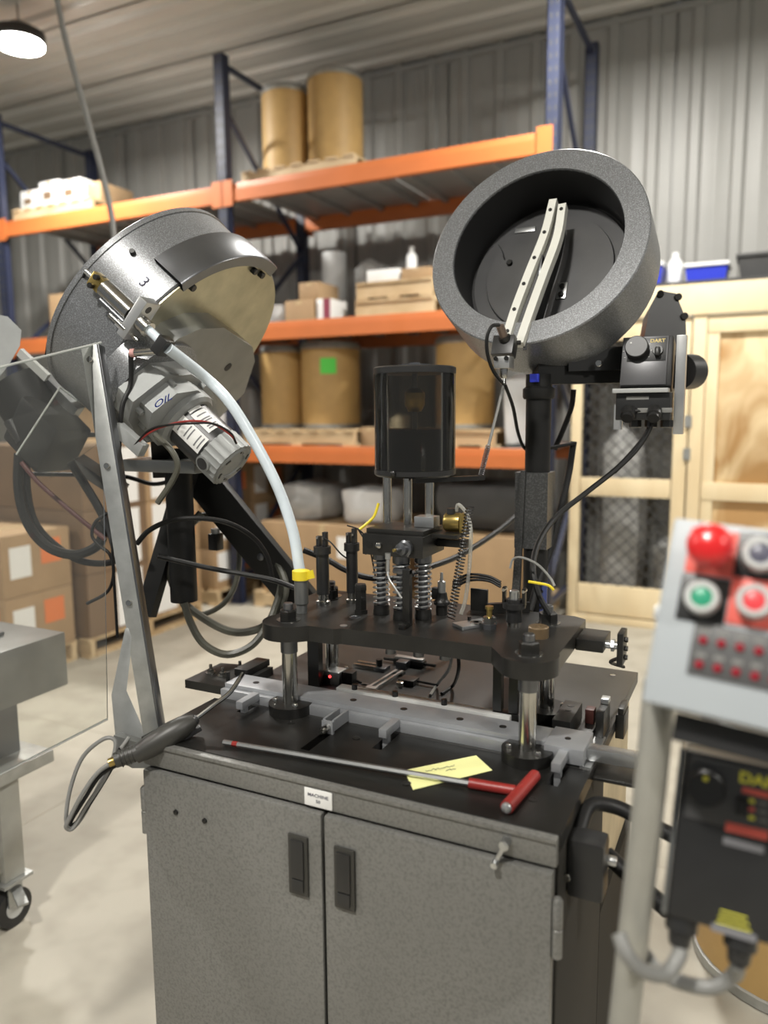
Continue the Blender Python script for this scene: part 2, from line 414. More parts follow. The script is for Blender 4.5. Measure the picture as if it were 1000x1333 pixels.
# --- top level of the rack
z = pallet(-3.23, 5.55, DK[2], 1.0, .85, 'wooden pallet on the top beam carrying two kraft drums')
drum(-3.56, 5.52, z, .19, .70, 'kraft fibre drum on the top pallet, beside the blue upright')
drum(-3.135, 5.58, z, .215, .75, 'taller kraft fibre drum on the top pallet, farther from the blue upright')
z = pallet(-5.76, 5.5, DK[2], .98, .85, 'wooden pallet on the top beam carrying white cartons')
for k, (xa, xb, hh) in enumerate(((-6.22, -5.98, .17), (-5.97, -5.72, .22), (-5.71, -5.45, .20))):
    carton(xa, xb, 5.15, 5.6, z, hh, ['small pale carton at the end of the top pallet row', 'pale carton in the middle of the top pallet row', 'pale carton at the other end of the top pallet row, nearer the drums'][k], 'whiteplas', (('f', .2, .6, .3, .6, 'carton_dk'),), 'pale cartons on the top pallet')
carton(-5.44, -5.28, 5.2, 5.6, z, .16, 'small brown carton beside the pale cartons on the top pallet')
# --- middle level
m = DK[1]
carton(-3.35, -3.10, 5.12, 5.5, m, .17, 'low carton on the middle beam under a smaller carton', group='cartons on the middle beam')
carton(-3.24, -3.06, 5.15, 5.45, m+.171, .13, 'small carton stacked on a low carton on the middle beam', group='cartons on the middle beam')
carton(-3.08, -2.96, 5.14, 5.4, m, .17, 'narrow white and maroon carton on the middle beam', 'white', (('f', .5, 1, 0, 1, mat('maroon', (.22, .03, .06), .6)),), 'cartons on the middle beam', False)
tag(MB().lathe([(.095, 0), (.10, .01), (.105, .14), (.112, .145), (.112, .16), (.02, .166)], Matrix.Translation((-3.52, 5.3, m)), 24).build('bucket', 'whiteplas'), 'white plastic bucket on the middle beam beside the cartons', 'bucket')
tag(MB().lathe([(.02, 0), (.10, .0), (.10, .62), (.02, .62)], Matrix.Translation((-3.25, 5.72, m)), 24).build('paper_roll', 'whiteplas'), 'tall white roll standing behind the cartons on the middle beam', 'roll')
z = pallet(-2.42, 5.4, m, .62, .6, 'short lower pallet of a stack of two on the middle beam')
z = pallet(-2.42, 5.4, z, .60, .6, 'short upper pallet of a stack of two on the middle beam')
carton(-2.68, -2.42, 5.2, 5.55, z, .10, 'flat pale carton lying on the stacked pallets', 'whiteplas', group='cartons on the stacked pallets', tape=False)
carton(-2.40, -2.17, 5.2, 5.55, z, .09, 'flat brown carton lying on the stacked pallets', group='cartons on the stacked pallets')
tag(MB().lathe([(.04, 0), (.04, .10), (.018, .13), (.018, .16), (.022, .165)], Matrix.Translation((-2.36, 5.3, z+.091)), 16).build('bottle', 'whiteplas'), 'small white bottle on the flat brown carton', 'bottle')
lumpy('wrapped_bundle', 'grey plastic wrapped bundle on the middle beam beside the stacked pallets', 'bundle', (-1.84, 5.6, m), (.36, .5, .40), 'grey_wrap', seed=4)
lumpy('wrapped_bundle', 'large grey wrapped bundle on the middle beam between the roll and the stacked pallets', 'bundle', (-2.90, 5.78, m), (.24, .4, .50), 'grey_wrap', seed=8)
carton(-5.9, -5.35, 5.12, 5.6, m, .40, 'kraft carton on the middle beam behind the dark upright', group='cartons on the middle beam')
lumpy('wrapped_bundle', 'pale wrapped bundle on the middle beam in the far bay', 'bundle', (-4.95, 5.5, m), (.5, .6, .42), 'whiteplas', seed=2)
lumpy('wrapped_bundle', 'pale wrapped bundle on the middle beam next to the blue upright', 'bundle', (-4.25, 5.5, m), (.55, .6, .55), 'grey_wrap', seed=3)
# --- lower level
l = DK[0]
z = pallet(-3.2, 5.45, l, 1.0, .9, 'wooden pallet on the lowest beam carrying two kraft drums')
drum(-3.565, 5.40, z, .185, .66, 'kraft fibre drum with steel lid on the lowest beam beside the upright')
d2 = drum(-3.125, 5.42, z, .235, .67, 'kraft fibre drum with steel lid and a bright green label')
fr = frame((-3.125, 5.42, z), (0, 0, 1)); MB().lathe([(.237, .42), (.237, .54)], fr, 10, False, R(-80), R(-50)).build('label', 'greenlab', d2, label='bright green label')
carton(-2.69, -2.56, 5.1, 5.4, l, .14, 'low brown carton on the lowest beam beside the drum pallet')
z2 = pallet(-1.95, 5.4, l, .62, .7, 'wooden pallet on the lowest beam under a single drum')
drum(-1.97, 5.38, z2, .215, .66, 'single kraft fibre drum on the lowest beam behind the oil reservoir')
lumpy('white_sack', 'white filled sack on the lowest beam with a red cap above', 'sack', (-1.50, 5.35, l), (.22, .36, .48), 'whiteplas', seed=5)
tag(MB().lathe([(.06, 0), (.07, .01), (.07, .05), (.05, .06)], Matrix.Translation((-1.50, 5.35, l+.53)), 16).build('red_cap', 'redpaint'), 'round red cap lying on the white sack', 'cap')
lumpy('dark_bundle', 'dark wrapped stock on the lowest beam between two drums', 'bundle', (-2.46, 5.75, l), (.26, .36, .56), 'dark', seed=6)
lumpy('white_sack', 'small white sack on the lowest beam beside the dark stock', 'sack', (-2.44, 5.25, l), (.10, .2, .22), 'whiteplas', seed=7)
lumpy('white_sack', 'white sack on the lowest beam in the far bay', 'sack', (-4.2, 5.4, l), (.5, .5, .45), 'whiteplas', seed=17)
carton(-5.9, -4.6, 5.15, 5.8, l, .45, 'long brown carton on the lowest beam in the far bay', 'carton')
# --- floor level under the rack
z = pallet(-2.98, 5.45, 0, 1.25, 1.0, 'wooden pallet on the floor under the wide carton')
carton(-3.56, -2.44, 5.02, 5.9, z, .56, 'wide kraft carton on the floor pallet under the lowest beam', labs=(('f', .62, .76, .55, .85, 'white'),))
z = pallet(-1.78, 5.5, 0, .8, 1.0, 'wooden pallet on the floor beside the pine cage')
carton(-2.15, -1.48, 5.05, 5.9, z, .55, 'tall kraft carton on the floor beside the pine cage')
lumpy('wrapped_bundle', 'grey wrapped bundle lying on the wide kraft carton', 'bundle', (-3.28, 5.4, .69), (.42, .5, .28), 'grey_wrap', seed=9)
lumpy('wrapped_bundle', 'pale wrapped bundle lying on the wide kraft carton', 'bundle', (-2.72, 5.4, .69), (.36, .5, .26), 'whiteplas', seed=10)
lumpy('dark_bundle', 'dark wrapped stock lying on the tall kraft carton', 'bundle', (-1.8, 5.5, .68), (.6, .7, .34), 'dark', seed=11)
# --- carton stacks on the floor, shrink wrapped, with white and orange labels
z = pallet(-4.3, 3.95, 0, 1.1, 1.1, 'wooden pallet on the floor under the tall carton stack')
for k in range(3):
    for j in range(2):
        h = .405; nm = ['bottom', 'middle', 'top'][k]; en = ['front', 'rear'][j]
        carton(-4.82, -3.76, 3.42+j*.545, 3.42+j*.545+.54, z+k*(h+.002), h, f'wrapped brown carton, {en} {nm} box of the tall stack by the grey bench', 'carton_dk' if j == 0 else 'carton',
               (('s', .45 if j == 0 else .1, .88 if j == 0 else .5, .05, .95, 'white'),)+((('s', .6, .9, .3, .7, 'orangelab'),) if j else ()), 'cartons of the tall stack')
z = pallet(-4.35, 5.35, 0, 1.0, 1.1, 'wooden pallet on the floor under the rear carton stack')
for k in range(3):
    for j in range(2):
        h = .33
        carton(-4.82, -3.88, 4.82+j*.53, 4.82+j*.53+.525, z+k*(h+.002), h, f'brown labelled carton, {["front", "rear"][j]} {["bottom", "middle", "top"][k]} box of the stack under the rack', 'carton',
               (('s', .08, .42, .2, .9, 'white'), ('s', .55, .85, .35, .8, 'orangelab')), 'cartons of the stack under the rack')
z = pallet(-4.38, 3.12, 0, 1.1, .52, 'wooden pallet on the floor under the low carton stack')
for k in range(2):
    for j in range(2):
        x0 = -4.93+j*.555; h = .365
        carton(x0, x0+.55, 2.88, 3.36, z+k*(h+.002), h, f'brown carton, {["near", "far"][1-j]} {["bottom", "top"][k]} box of the low stack behind the grey bench', 'carton',
               (('f', .15, .45, .35, .8, 'white'), ('f', .58, .9, .55, .85, 'orangelab'), ('s', .1, .4, .3, .8, 'white'), ('s', .55, .85, .45, .85, 'orangelab')), 'cartons of the low stack')

# ================================================================== PINE CAGE
CY = 5.62; cg = thing('pine_cage', 'pine framed cage with wire mesh door and plywood panels beside the rack', 'cage', (-.3, CY, 0))
def bd(a, b, nm='board', mt='pine'): return MB().bb(a, b, .004).build(nm, mt, cg)
bd((-1.24, CY-.02, 0), (-1.17, CY+.05, 2.30), 'post')
bd((-.545, CY-.02, .09), (-.455, CY+.02, 2.15), 'post'); bd((-.445, CY-.03, 0), (-.36, CY+.05, 2.30), 'post'); bd((1.0, CY-.03, 0), (1.1, CY+.05, 2.3), 'post')
bd((-1.20, CY-.045, 2.16), (1.1, CY-.031, 2.36), 'header')
bd((-1.165, CY-.02, .93), (-.55, CY+.02, 1.06), 'rail'); bd((-1.165, CY-.02, .06), (-.55, CY+.02, .28), 'rail'); bd((-1.165, CY-.02, 2.02), (-.55, CY+.02, 2.155), 'rail')
bd((-1.20, CY-.05, 0), (1.1, CY-.032, .055), 'sill')
for z0, z1 in ((.06, .30), (.93, 1.05), (2.04, 2.155)): bd((-.355, CY-.025, z0), (.99, CY+.02, z1), 'rail')
bd((-.355, CY-.02, .30), (-.28, CY+.02, 2.04), 'stile')
for z0, z1 in ((.30, .93), (1.05, 2.04)): bd((-.28, CY+.002, z0), (.99, CY+.014, z1), 'panel', 'ply')
msh = MB()
for (za, zb) in ((.28, .93), (1.06, 2.02)):
    x0, x1 = -1.165, -.55; st = .095; k = -30
    while k < 40:
        for sg in (1, -1):
            # diagonal wire clipped to the opening
            pts = []
            for i in range(41):
                zz = za+(zb-za)*i/40; xx = x0+k*st+sg*(zz-za)
                if x0 <= xx <= x1: pts.append((xx, CY+.004*sg, zz))
            if len(pts) > 1: msh.tube([pts[0], pts[-1]], .0042, 4, 0, False)
        k += 1
msh.build('wire_mesh', 'dark', cg, kind='stuff')
for zz in (1.20, 1.42): MB().bb((-.475, CY-.036, zz), (-.430, CY-.031, zz+.08)).build('hinge', 'steel_lt', cg)
# dark stock behind the mesh and things on top
z = pallet(-.75, 6.02, 0, .75, .6, 'wooden pallet on the floor inside the mesh cage')
lumpy('wrapped_bundle', 'tall grey wrapped bundle stored inside the mesh cage', 'bundle', (-.92, 6.02, z), (.30, .4, 1.20), 'grey_wrap', seed=21)
lumpy('wrapped_bundle', 'low grey wrapped bundle stored inside the mesh cage', 'bundle', (-.58, 6.05, z), (.20, .35, .42), 'grey_wrap', seed=22)
tp = tag(MB().bb((-1.2, CY-.02, 2.362), (1.1, 6.3, 2.385)).build('shelf_board', 'dark'), 'dark shelf board on top of the pine cage', 'shelf')
def tote(xc, yc, z, wx, wy, h, mt, label):
    t = thing('storage_tote', label, 'tote', (xc, yc, z), 'totes on the cage'); fr = Matrix.Translation((xc, yc, z))
    b = MB(); q = .9; b.add([(xc+sx*wx/2*k, yc+sy*wy/2*k, zz) for zz, k in ((z, q), (z+h, 1)) for sx, sy in ((-1, -1), (1, -1), (1, 1), (-1, 1))], [(0, 3, 2, 1), (4, 5, 6, 7), (0, 1, 5, 4), (1, 2, 6, 5), (2, 3, 7, 6), (3, 0, 4, 7)])
    b.build('body', mt, t); MB().bb((xc-wx/2-.012, yc-wy/2-.012, z+h), (xc+wx/2+.012, yc+wy/2+.012, z+h+.025), .006).build('lid', 'whiteplas' if mt == 'bluestock' else mt, t)
tote(-.80, 5.84, 2.386, .26, .3, .13, 'bluestock', 'blue tote with a pale lid on the cage beside the bowl')
tote(-.39, 5.84, 2.386, .26, .3, .10, 'bluestock', 'low blue tote with a pale lid on the cage')
tote(.02, 5.86, 2.386, .44, .3, .14, 'dark', 'dark lidded tote on the cage')
tag(MB().lathe([(.05, 0), (.05, .16), (.02, .2), (.02, .23)], Matrix.Translation((-.60, 5.84, 2.386)), 16).build('bottle', 'whiteplas'), 'white bottle between the two blue totes', 'bottle')

# overhead cable dropping from the ceiling
tag(MB().tube([(-3.46, 3.14, CEIL-.01), (-3.41, 3.135, 3.68), at(110, 140, D=4.0), at(146, 285, D=4.0), at(152, 420, D=4.0)], .015, 8, 5).build('drop_cord', 'greycable'), 'grey cord hanging down from the ceiling in front of the rack', 'cord')
# ================================================================== MACHINE CABINET
TX0, TX1, TY0, TY1, TZ = -1.097, -.247, 1.112, 1.93, .90
cb = thing('machine_cabinet', 'grey textured steel machine cabinet with two doors and a machine number label', 'cabinet', (-.665, 1.5, 0))
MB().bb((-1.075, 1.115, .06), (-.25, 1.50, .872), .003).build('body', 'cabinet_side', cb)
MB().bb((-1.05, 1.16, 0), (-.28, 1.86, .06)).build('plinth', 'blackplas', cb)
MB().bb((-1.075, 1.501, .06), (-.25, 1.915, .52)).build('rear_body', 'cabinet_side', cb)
MB().bb((-1.06, 1.501, .521), (-.262, 1.90, .872)).build('rear_panel', 'plaid', cb, label='beige rear side panel')
tpn = MB(); tpn.bb((-1.083, 1.100, .850), (-.250, 1.1145, .8985), .003); tpn.bb((-1.083, 1.0965, .8905), (-.250, 1.1005, .8985), .001)
tpn.build('top_panel', 'cabinet', cb)
for (x0, x1, hx) in ((-1.077, -.6645, -1), (-.6585, -.254, 1)):
    d = MB().bb((x0, 1.090, .07), (x1, 1.112, .8445), .004).build('door', 'cabinet', cb)
    cx = -.711 if hx < 0 else -.616
    h = MB(); h.bb((cx-.0205, 1.084, .682), (cx+.0205, 1.0895, .797), .003)
    ho = h.build('handle', 'handleplas', d)
    MB().bb((cx-.0135, 1.0805, .716), (cx+.0135, 1.0835, .789), .002).build('handle_paddle', 'blackplas', d)
    MB().bb((cx-.0125, 1.0805, .690), (cx+.0125, 1.0838, .714), .004).build('handle_button', 'blackplas', d)
    for zz in (.755, .16):
        k = MB(); px = x1+.0075 if hx > 0 else x0-.006
        k.lathe([(.0085, 0), (.0085, .046), (.0072, .047), (.0072, .050), (.0085, .051), (.0085, .094), (.005, .099)], Matrix.Translation((px, 1.099, zz-.05)), 14)
        k.build('hinge', 'cabinet', d)
scw = [(-.995, .773), (-.924, .772)]
for x, zz in scw: MB().lathe([(.0055, 0), (.005, .003), (.002, .0045)], frame((x, 1.0898, zz), (0, -1, 0)), 12).build('screw', 'blackox', cb)
# turn latch on the right door
lt = MB(); lt.cyl((-.329, 1.099, .876), (-.329, 1.082, .876), .008, n=12); lt.bar((-.3265, 1.085, .880), (-.342, 1.085, .846), .010, .006); lt.cyl((-.342, 1.088, .846), (-.342, 1.074, .844), .0055, n=10)
lt.build('turn_latch', 'brushed', cb)
pq = MB().bb((-.702, 1.0970, .853), (-.645, 1.0995, .8855), .001).build('name_plate', 'white', cb, label='white label reading MACHINE 50')
fr = frame((-.6735, 1.0968, .874), (0, -1, 0), (1, 0, 0)); text('label_text', 'MACHINE', .0088, fr, 'ink', pq, .02, 1.1)
fr = frame((-.6735, 1.0968, .8635), (0, -1, 0), (1, 0, 0)); text('label_text', '50', .0085, fr, 'ink', pq, .02, 1.1)
# black corner bracket and tubes that carry the pendant pole
pbk = thing('pendant_bracket', 'black clamp block with two pipe arms bolted to the cabinet side', 'bracket', (-.21, 1.2, .79))
MB().bb((-.249, 1.165, .765), (-.190, 1.215, .865), .008).build('clamp_block', 'blackplas', pbk)
MB().tube([(-.240, 1.20, .850), at(768, 1050, Z=.872), at(800, 1050, Z=.872), at(838, 1068, Z=.866), at(880, 1090, Z=.86)], .0125, 10, 6).build('upper_arm', 'rubber', pbk)
MB().tube([at(790, 1112, Z=.80), at(820, 1140, Z=.785), at(870, 1185, Z=.77)], .014, 10, 3).build('lower_arm', 'rubber', pbk)
b = MB(); bolt(b, (-.190, 1.20, .825), (1, 0, 0), .008, .014, False); b.build('bolt', 'brushed', pbk)
b = MB(); bolt(b, (-.246, 1.158, .805), (0, -1, 0), .007, .008, False); b.build('bolt', 'steel', pbk)

# ================================================================== WORKTOP PLATES
wt = thing('worktop_plate', 'black oxide steel base plate with slots on top of the cabinet', 'plate', (-.67, 1.3, .873))
# front plate as strips so that the slots are real openings
b = MB(); slots = [(-.992, 1.300, 1.345), (-.765, 1.200, 1.345), (-.640, 1.262, 1.345), (-.298, 1.262, 1.345)]
xs = TX0
for (sx, y0, y1) in slots:
    b.bb((xs, TY0, .873), (sx-.010, 1.345, TZ)); b.bb((sx-.010, TY0, .873), (sx+.010, y0, TZ)); b.bb((sx-.010, y0, .873), (sx+.010, y1, .878)); xs = sx+.010
b.bb((xs, TY0, .873), (TX1, 1.345, TZ)); b.build('front_plate', 'blackox', wt)
MB().bb((TX0+.01, 1.3455, .873), (TX1, TY1, TZ), .002).build('rear_plate', 'plate', wt)
for (x, y) in ((-.53, 1.16), (-.70, 1.29), (-.315, 1.20), (-.86, 1.30)):
    MB().lathe([(.0085, 0), (.0085, .0012), (.005, .0014), (.0045, .0004)], Matrix.Translation((x, y, TZ)), 14).build('plug_screw', 'dieblack', wt)
for (x, y) in ((-.29, 1.62), (-.30, 1.88), (-1.04, 1.88)):
    MB().lathe([(.007, 0), (.007, .001), (.0035, .0012)], Matrix.Translation((x, y, TZ)), 14).build('plug_screw', 'steel', wt)
MB().bar((TX1-.012, 1.35, .9015), (TX1-.012, 1.5, .9015), .02, .003).build('edge_strip', 'brushed', wt)
# side stop blocks on the right edge
sb = MB(); sb.bb((TX1, 1.60, .86), (TX1+.018, 1.66, .912), .002); sb.build('edge_stop', 'dieblack', wt); MB().bb((TX1+.004, 1.602, .912), (TX1+.016, 1.658, .926), .001).build('edge_stop', 'dieblack', wt)

# ================================================================== FEED RAIL
rl = thing('feed_rail', 'grey ground steel feed rail with clamp blocks across the base plate', 'rail', (-.68, 1.40, TZ))
MB().bb((-1.085, 1.368, .905), (-.335, 1.436, .930), .0015).build('rail_bar', 'rail', rl)
MB().bb((-1.085, 1.352, TZ), (-.335, 1.366, .921), .001).build('rail_lip', 'rail', rl)
MB().bb((-1.07, 1.37, TZ), (-.34, 1.43, .905)).build('rail_spacer', 'dieblack', rl)
MB().bb((-.833, 1.444, .905), (-.43, 1.472, .9325), .001).build('bright_strip', 'strip', rl)
for x in (-1.02, -.93, -.765, -.645, -.52, -.43): MB().lathe([(.0075, 0), (.0075, .0006), (.004, .0008)], Matrix.Translation((x, 1.40, .930)), 12).build('screw_hole', 'blackox', rl)
for x in (-.79, -.69, -.575): MB().lathe([(.0065, 0), (.0065, .011), (.0055, .012)], Matrix.Translation((x, 1.452, .9325)), 12).build('cap_screw', 'blackox', rl)
MB().bb((-.335, 1.348, .904), (-.262, 1.438, .934), .0015).build('end_block', 'rail', rl)
MB().cyl((-.300, 1.39, .934), (-.300, 1.39, .9348), .006, n=12).build('screw_hole', 'blackox', rl)
for x in (-.985, -.640, -.298):
    k = MB(); k.bb((x-.0085, 1.288, .912), (x+.0085, 1.352, .929), .001); k.bb((x-.006, 1.300, .8785), (x+.006, 1.312, .912)); k.build('clamp_finger', 'rail', rl)
k = MB(); k.bb((-.776, 1.29, .905), (-.771, 1.352, .928)); k.bb((-.755, 1.29, .905), (-.750, 1.352, .928)); k.bb((-.776, 1.284, .900), (-.750, 1.290, .926)); k.build('clamp_fork', 'rail', rl)
k = MB(); k.cyl((-.763, 1.284, .912), (-.763, 1.268, .912), .009, n=14); k.cyl((-.763, 1.268, .912), (-.763, 1.258, .912), .005, n=10); k.build('clamp_knob', 'steel', rl)
MB().bb((-.262, 1.375, .905), (-.162, 1.405, .928), .002).build('slide_bar', 'brushed', rl)
MB().bb((-.262, 1.352, .880), (-.155, 1.42, .886), .001).build('slide_tray', 'dieblack', rl)
k = MB(); k.cyl((-.166, 1.372, .887), (-.166, 1.372, .935), .005, n=10); k.build('slide_pin', 'steel', rl)
MB().bb((-.30, 1.47, TZ), (-.272, 1.56, .915), .001).build('guide_block', 'blackox', rl)
MB().bb((-.348, 1.462, TZ), (-.312, 1.578, .936), .001).build('guide_bar', 'plate', rl)
for y in (1.55, 1.525): MB().cyl((-.33, y, .936), (-.33, y, .9368), .007, n=12).build('screw_hole', 'blackox', rl)
MB().bb((-.268, 1.49, TZ), (-.252, 1.56, .955), .001).build('stop_block', 'blackox', rl); MB().bb((-.268, 1.54, .955), (-.252, 1.563, .965), .001).build('stop_cap', 'brushed', rl)
MB().bb((-.295, 1.52, .915), (-.277, 1.545, .945), .002).build('red_stop', mat('dull_red_stop', (.06, .016, .012), .5), rl)
# overhanging block at the left end of the rail
le = thing('stop_bracket', 'black overhanging stop bracket with nuts at the rail end', 'bracket', (-1.14, 1.42, TZ))
MB().prism([(-1.20, 1.365), (-1.087, 1.365), (-1.087, 1.45), (-1.062, 1.455), (-1.062, 1.53), (-1.20, 1.50)], .901, .921).build('body', 'blackox', le)
MB().bb((-1.112, 1.44, .9215), (-1.075, 1.535, .938), .001).build('clamp_bar', 'blackox', le)
for x, y in ((-1.175, 1.43), (-1.135, 1.425), (-1.125, 1.48)):
    k = MB(); k.lathe([(.0135, 0), (.0135, .002)], Matrix.Translation((x, y, .921)), 16); k.build('washer', 'steel', le)
    k = MB(); k.lathe([(.0085, 0), (.0085, .007)], Matrix.Translation((x, y, .923)), 6); k.cyl((x, y, .93), (x, y, .942), .004, n=10); k.build('nut', 'steel', le)
k = MB(); k.cyl((-1.10, 1.40, .921), (-1.10, 1.40, .944), .005, n=10); k.build('pin', 'blackox', le)

# ================================================================== DIE SET
PZ0, PZ1 = 1.072, 1.105
POST = dict(fl=(-.895, 1.352), fr=(-.365, 1.343), bl=(-.918, 1.575), br=(-.384, 1.56))
ds = thing('die_set', 'black four post die set with thick upper plate over the feed rail', 'die set', (-.64, 1.45, TZ))
def arc(cx, cy, r, a0, a1, n=8): return [(cx+r*math.cos(R(a0+(a1-a0)*i/n)), cy+r*math.sin(R(a0+(a1-a0)*i/n))) for i in range(n+1)]
poly = arc(*POST['fl'], .056, 150, 300, 10)+[(-.845, 1.318), (-.832, 1.331), (-.772, 1.331), (-.760, 1.342), (-.745, 1.342), (-.60, 1.353), (-.44, 1.353)]+arc(*POST['fr'], .056, 225, 385, 10)+[(-.318, 1.62), (-.345, 1.635), (-.93, 1.635), (-.972, 1.61), (-.972, 1.52)]
MB().prism(poly, PZ0, PZ1).build('upper_plate', 'dieblack', ds)
for k, (x, y) in POST.items():
    f0 = k[0] == 'f'
    MB().lathe([(.0165, TZ), (.0165, PZ0)], Matrix.Translation((x, y, 0)), 24).build('guide_post', 'steel', ds)
    MB().lathe([(.0185, 1.035), (.0185, PZ0)], Matrix.Translation((x, y, 0)), 24).build('bushing', 'satin', ds)
    MB().prism(arc(x, y, .048, 0, 360, 24)[:-1], TZ, .922).build('post_flange', 'blackox', ds)
    for a in ((200, 320) if f0 else (20, 200)):
        MB().lathe([(.006, 0), (.006, .005), (.004, .008)], Matrix.Translation((x+.034*math.cos(R(a)), y+.034*math.sin(R(a)), .922)), 12).build('cap_screw', 'steel', ds)
    MB().lathe([(.026, 0), (.026, .002)], Matrix.Translation((x, y, PZ1)), 20).build('washer', 'steel', ds)
    q = MB(); q.lathe([(.0195, 0), (.0195, .019), (.016, .022)], Matrix.Translation((x, y, PZ1+.002)), 6); q.build('nut', 'blackox', ds)
    q = MB(); q.lathe([(.011, 0), (.011, .012), (.009, .014)], Matrix.Translation((x, y, PZ1+.024)), 14); q.build('stud', 'satin', ds)
MB().lathe([(.013, PZ1), (.013, PZ1+.001), (.010, PZ1+.0012), (.0095, PZ1+.0002)], Matrix.Translation((-.775, 1.43, 0)), 18).build('bored_hole', 'satin', ds)
MB().lathe([(.008, PZ1), (.008, PZ1+.001), (.006, PZ1+.0012)], Matrix.Translation((-.765, 1.362, 0)), 14).build('bored_hole', 'brushed', ds)
for x, y in ((-.66, 1.37), (-.60, 1.375), (-.545, 1.38)):
    MB().lathe([(.011, 1.058), (.011, PZ0)], Matrix.Translation((x, y, 0)), 16).build('punch_button', 'satin', ds)
for x in (-.462, -.428):
    MB().bb((x-.009, 1.46, .935), (x+.009, 1.478, PZ0)).build('drop_bar', 'blackox', ds)
MB().bb((-.471, 1.458, .912), (-.405, 1.482, .934), .002).build('drop_foot', 'blackox', ds)
MB().bb((-.945, 1.505, TZ), (-.915, 1.525, PZ0)).build('drop_bar', 'blackox', ds)

def onZ(px, py, z=PZ1): p = at(px, py, Z=z); return p.x, p.y
def sensor(px, py, h, r, label, fork=True):
    x, y = onZ(px, py); t = thing('cylinder_sensor', label, 'sensor', (x, y, PZ1), 'sensors on the die plate'); T = Matrix.Translation((x, y, PZ1))
    MB().lathe([(r*1.1, 0), (r*1.1, .008), (r*.8, .010), (r*.8, .024)], T, 18).build('stem', 'steel', t)
    MB().lathe([(r, .024), (r, h*.70)], T, 20).build('body', 'blackplas', t)
    MB().lathe([(r*1.35, h*.70), (r*1.35, h*.80)], T, 20).build('collar', 'blackplas', t)
    for s_ in (-1, 1): MB().bb((x+s_*r*.55-.005, y-.006, PZ1+h*.78), (x+s_*r*.55+.005, y+.006, PZ1+h*(1 if s_ > 0 else .94)), .001).build('prong', 'blackplas', t)
    k = MB()
    for s_ in (-1, 1): k.cyl((x+s_*r*.55, y-.006, PZ1+h*.92), (x+s_*r*.55, y-.010, PZ1+h*.92), .003, n=8)
    k.build('terminal_screw', 'steel', t, kind='stuff')
    return x, y
sa = sensor(421, 786, .170, .0150, 'black cylinder sensor with silver stem beside the yellow banded tube')
sb_ = sensor(459, 784, .176, .0135, 'black cylinder sensor between the hex bolt and the springs')
x, y = onZ(470, 798)
t = thing('hex_standoff', 'tall black hex standoff bolt in front of the spring columns', 'bolt', (x, y, PZ1)); T = Matrix.Translation((x, y, PZ1))
MB().lathe([(.0165, 0), (.0165, .009)], T, 6).build('base_hex', 'blackox', t); MB().lathe([(.0135, .009), (.0135, .052), (.0145, .0525), (.0145, .062), (.012, .066)], T, 6).build('body', 'blackox', t)
x, y = onZ(433, 780); b = MB(); b.lathe([(.014, 0), (.014, .002)], Matrix.Translation((x, y, PZ1)), 16); b.lathe([(.010, .002), (.010, .022)], Matrix.Translation((x, y, PZ1)), 6); b.cyl((x, y, PZ1+.02), (x, y, PZ1+.034), .005, n=10)
tag(b.build('hex_nut', 'blackox'), 'small black nut on a stud behind the silver sensor stem', 'nut')

# stripper head: block on three sprung rods, oil reservoir above
st = thing('stripper_head', 'black drilled head block carried on three coil sprung columns', 'head', (-.66, 1.50, PZ1))
HB0, HB1 = 1.247, 1.302; hfr = at(512, 705, D=1.62)
COLS = [onZ(497, 799), onZ(523, 806), onZ(551, 805)]
HX0, HX1, HY0, HY1 = -.752, -.612, 1.425, 1.545
MB().bb((HX0, HY0, HB0), (HX1, HY1, HB1-.010), .002).build('head_block', 'dieblack', st)
MB().bb((HX0+.004, HY0+.012, HB1-.010), (HX1-.004, HY1, HB1), .001).build('head_cap', 'dieblack', st)
for i, (dx) in enumerate((.017, .041, .066, .088)):
    MB().lathe([(.0075, 0), (.0075, .001), (.004, .0012)] if i % 2 == 0 else [(.007, 0), (.0065, .007), (.003, .009)], frame((HX0+dx, HY0, HB0+.022), (0, -1, 0)), 14).build('port', 'blackox' if i % 2 == 0 else 'steel', st)
k = MB(); k.lathe([(.016, 0), (.018, .004), (.018, .010), (.013, .012), (.013, .022), (.005, .024), (.005, .040)], frame((HX0+.105, HY0, HB0+.020), (-.25, -1, .05)), 16); k.build('knurled_valve', 'satin', st)
k = MB(); k.lathe([(.0035, .024), (.0035, .045)], frame((HX0+.105, HY0, HB0+.020), (-.25, -1, .05)), 10); k.build('valve_tip', 'brass', st)
for (x, y) in COLS:
    T = Matrix.Translation((x, y, 0))
    c = MB().lathe([(.0105, PZ1), (.0105, HB0)], T, 14).build('column', 'satin', st)
    MB().lathe([(.0185, PZ1), (.0185, PZ1+.010), (.0175, PZ1+.012), (.0175, PZ1+.022)], T, 18).build('spring_seat', 'dieblack', c)
    MB().lathe([(.0165, HB0-.020), (.0190, HB0-.018), (.0190, HB0)], T, 18).build('spring_cup', 'satin', c)
    MB().helix((x, y, PZ1+.020), (x, y, HB0-.016), .0170, 9.5, .0024).build('coil_spring', 'brushed', c)
x, y = onZ(530, 815); MB().bb((x-.008, y-.006, PZ1), (x+.008, y+.010, 1.225), .001).build('front_strut', 'blackox', st)
MB().bb((x-.03, y-.004, 1.215), (x+.008, y+.010, 1.2255), .001).build('strut_cap', 'satin', st)
k = MB(); k.bb((x-.006, y-.030, PZ1), (x+.008, y-.006, PZ1+.010), .001); k.build('strut_foot', 'blackox', st)
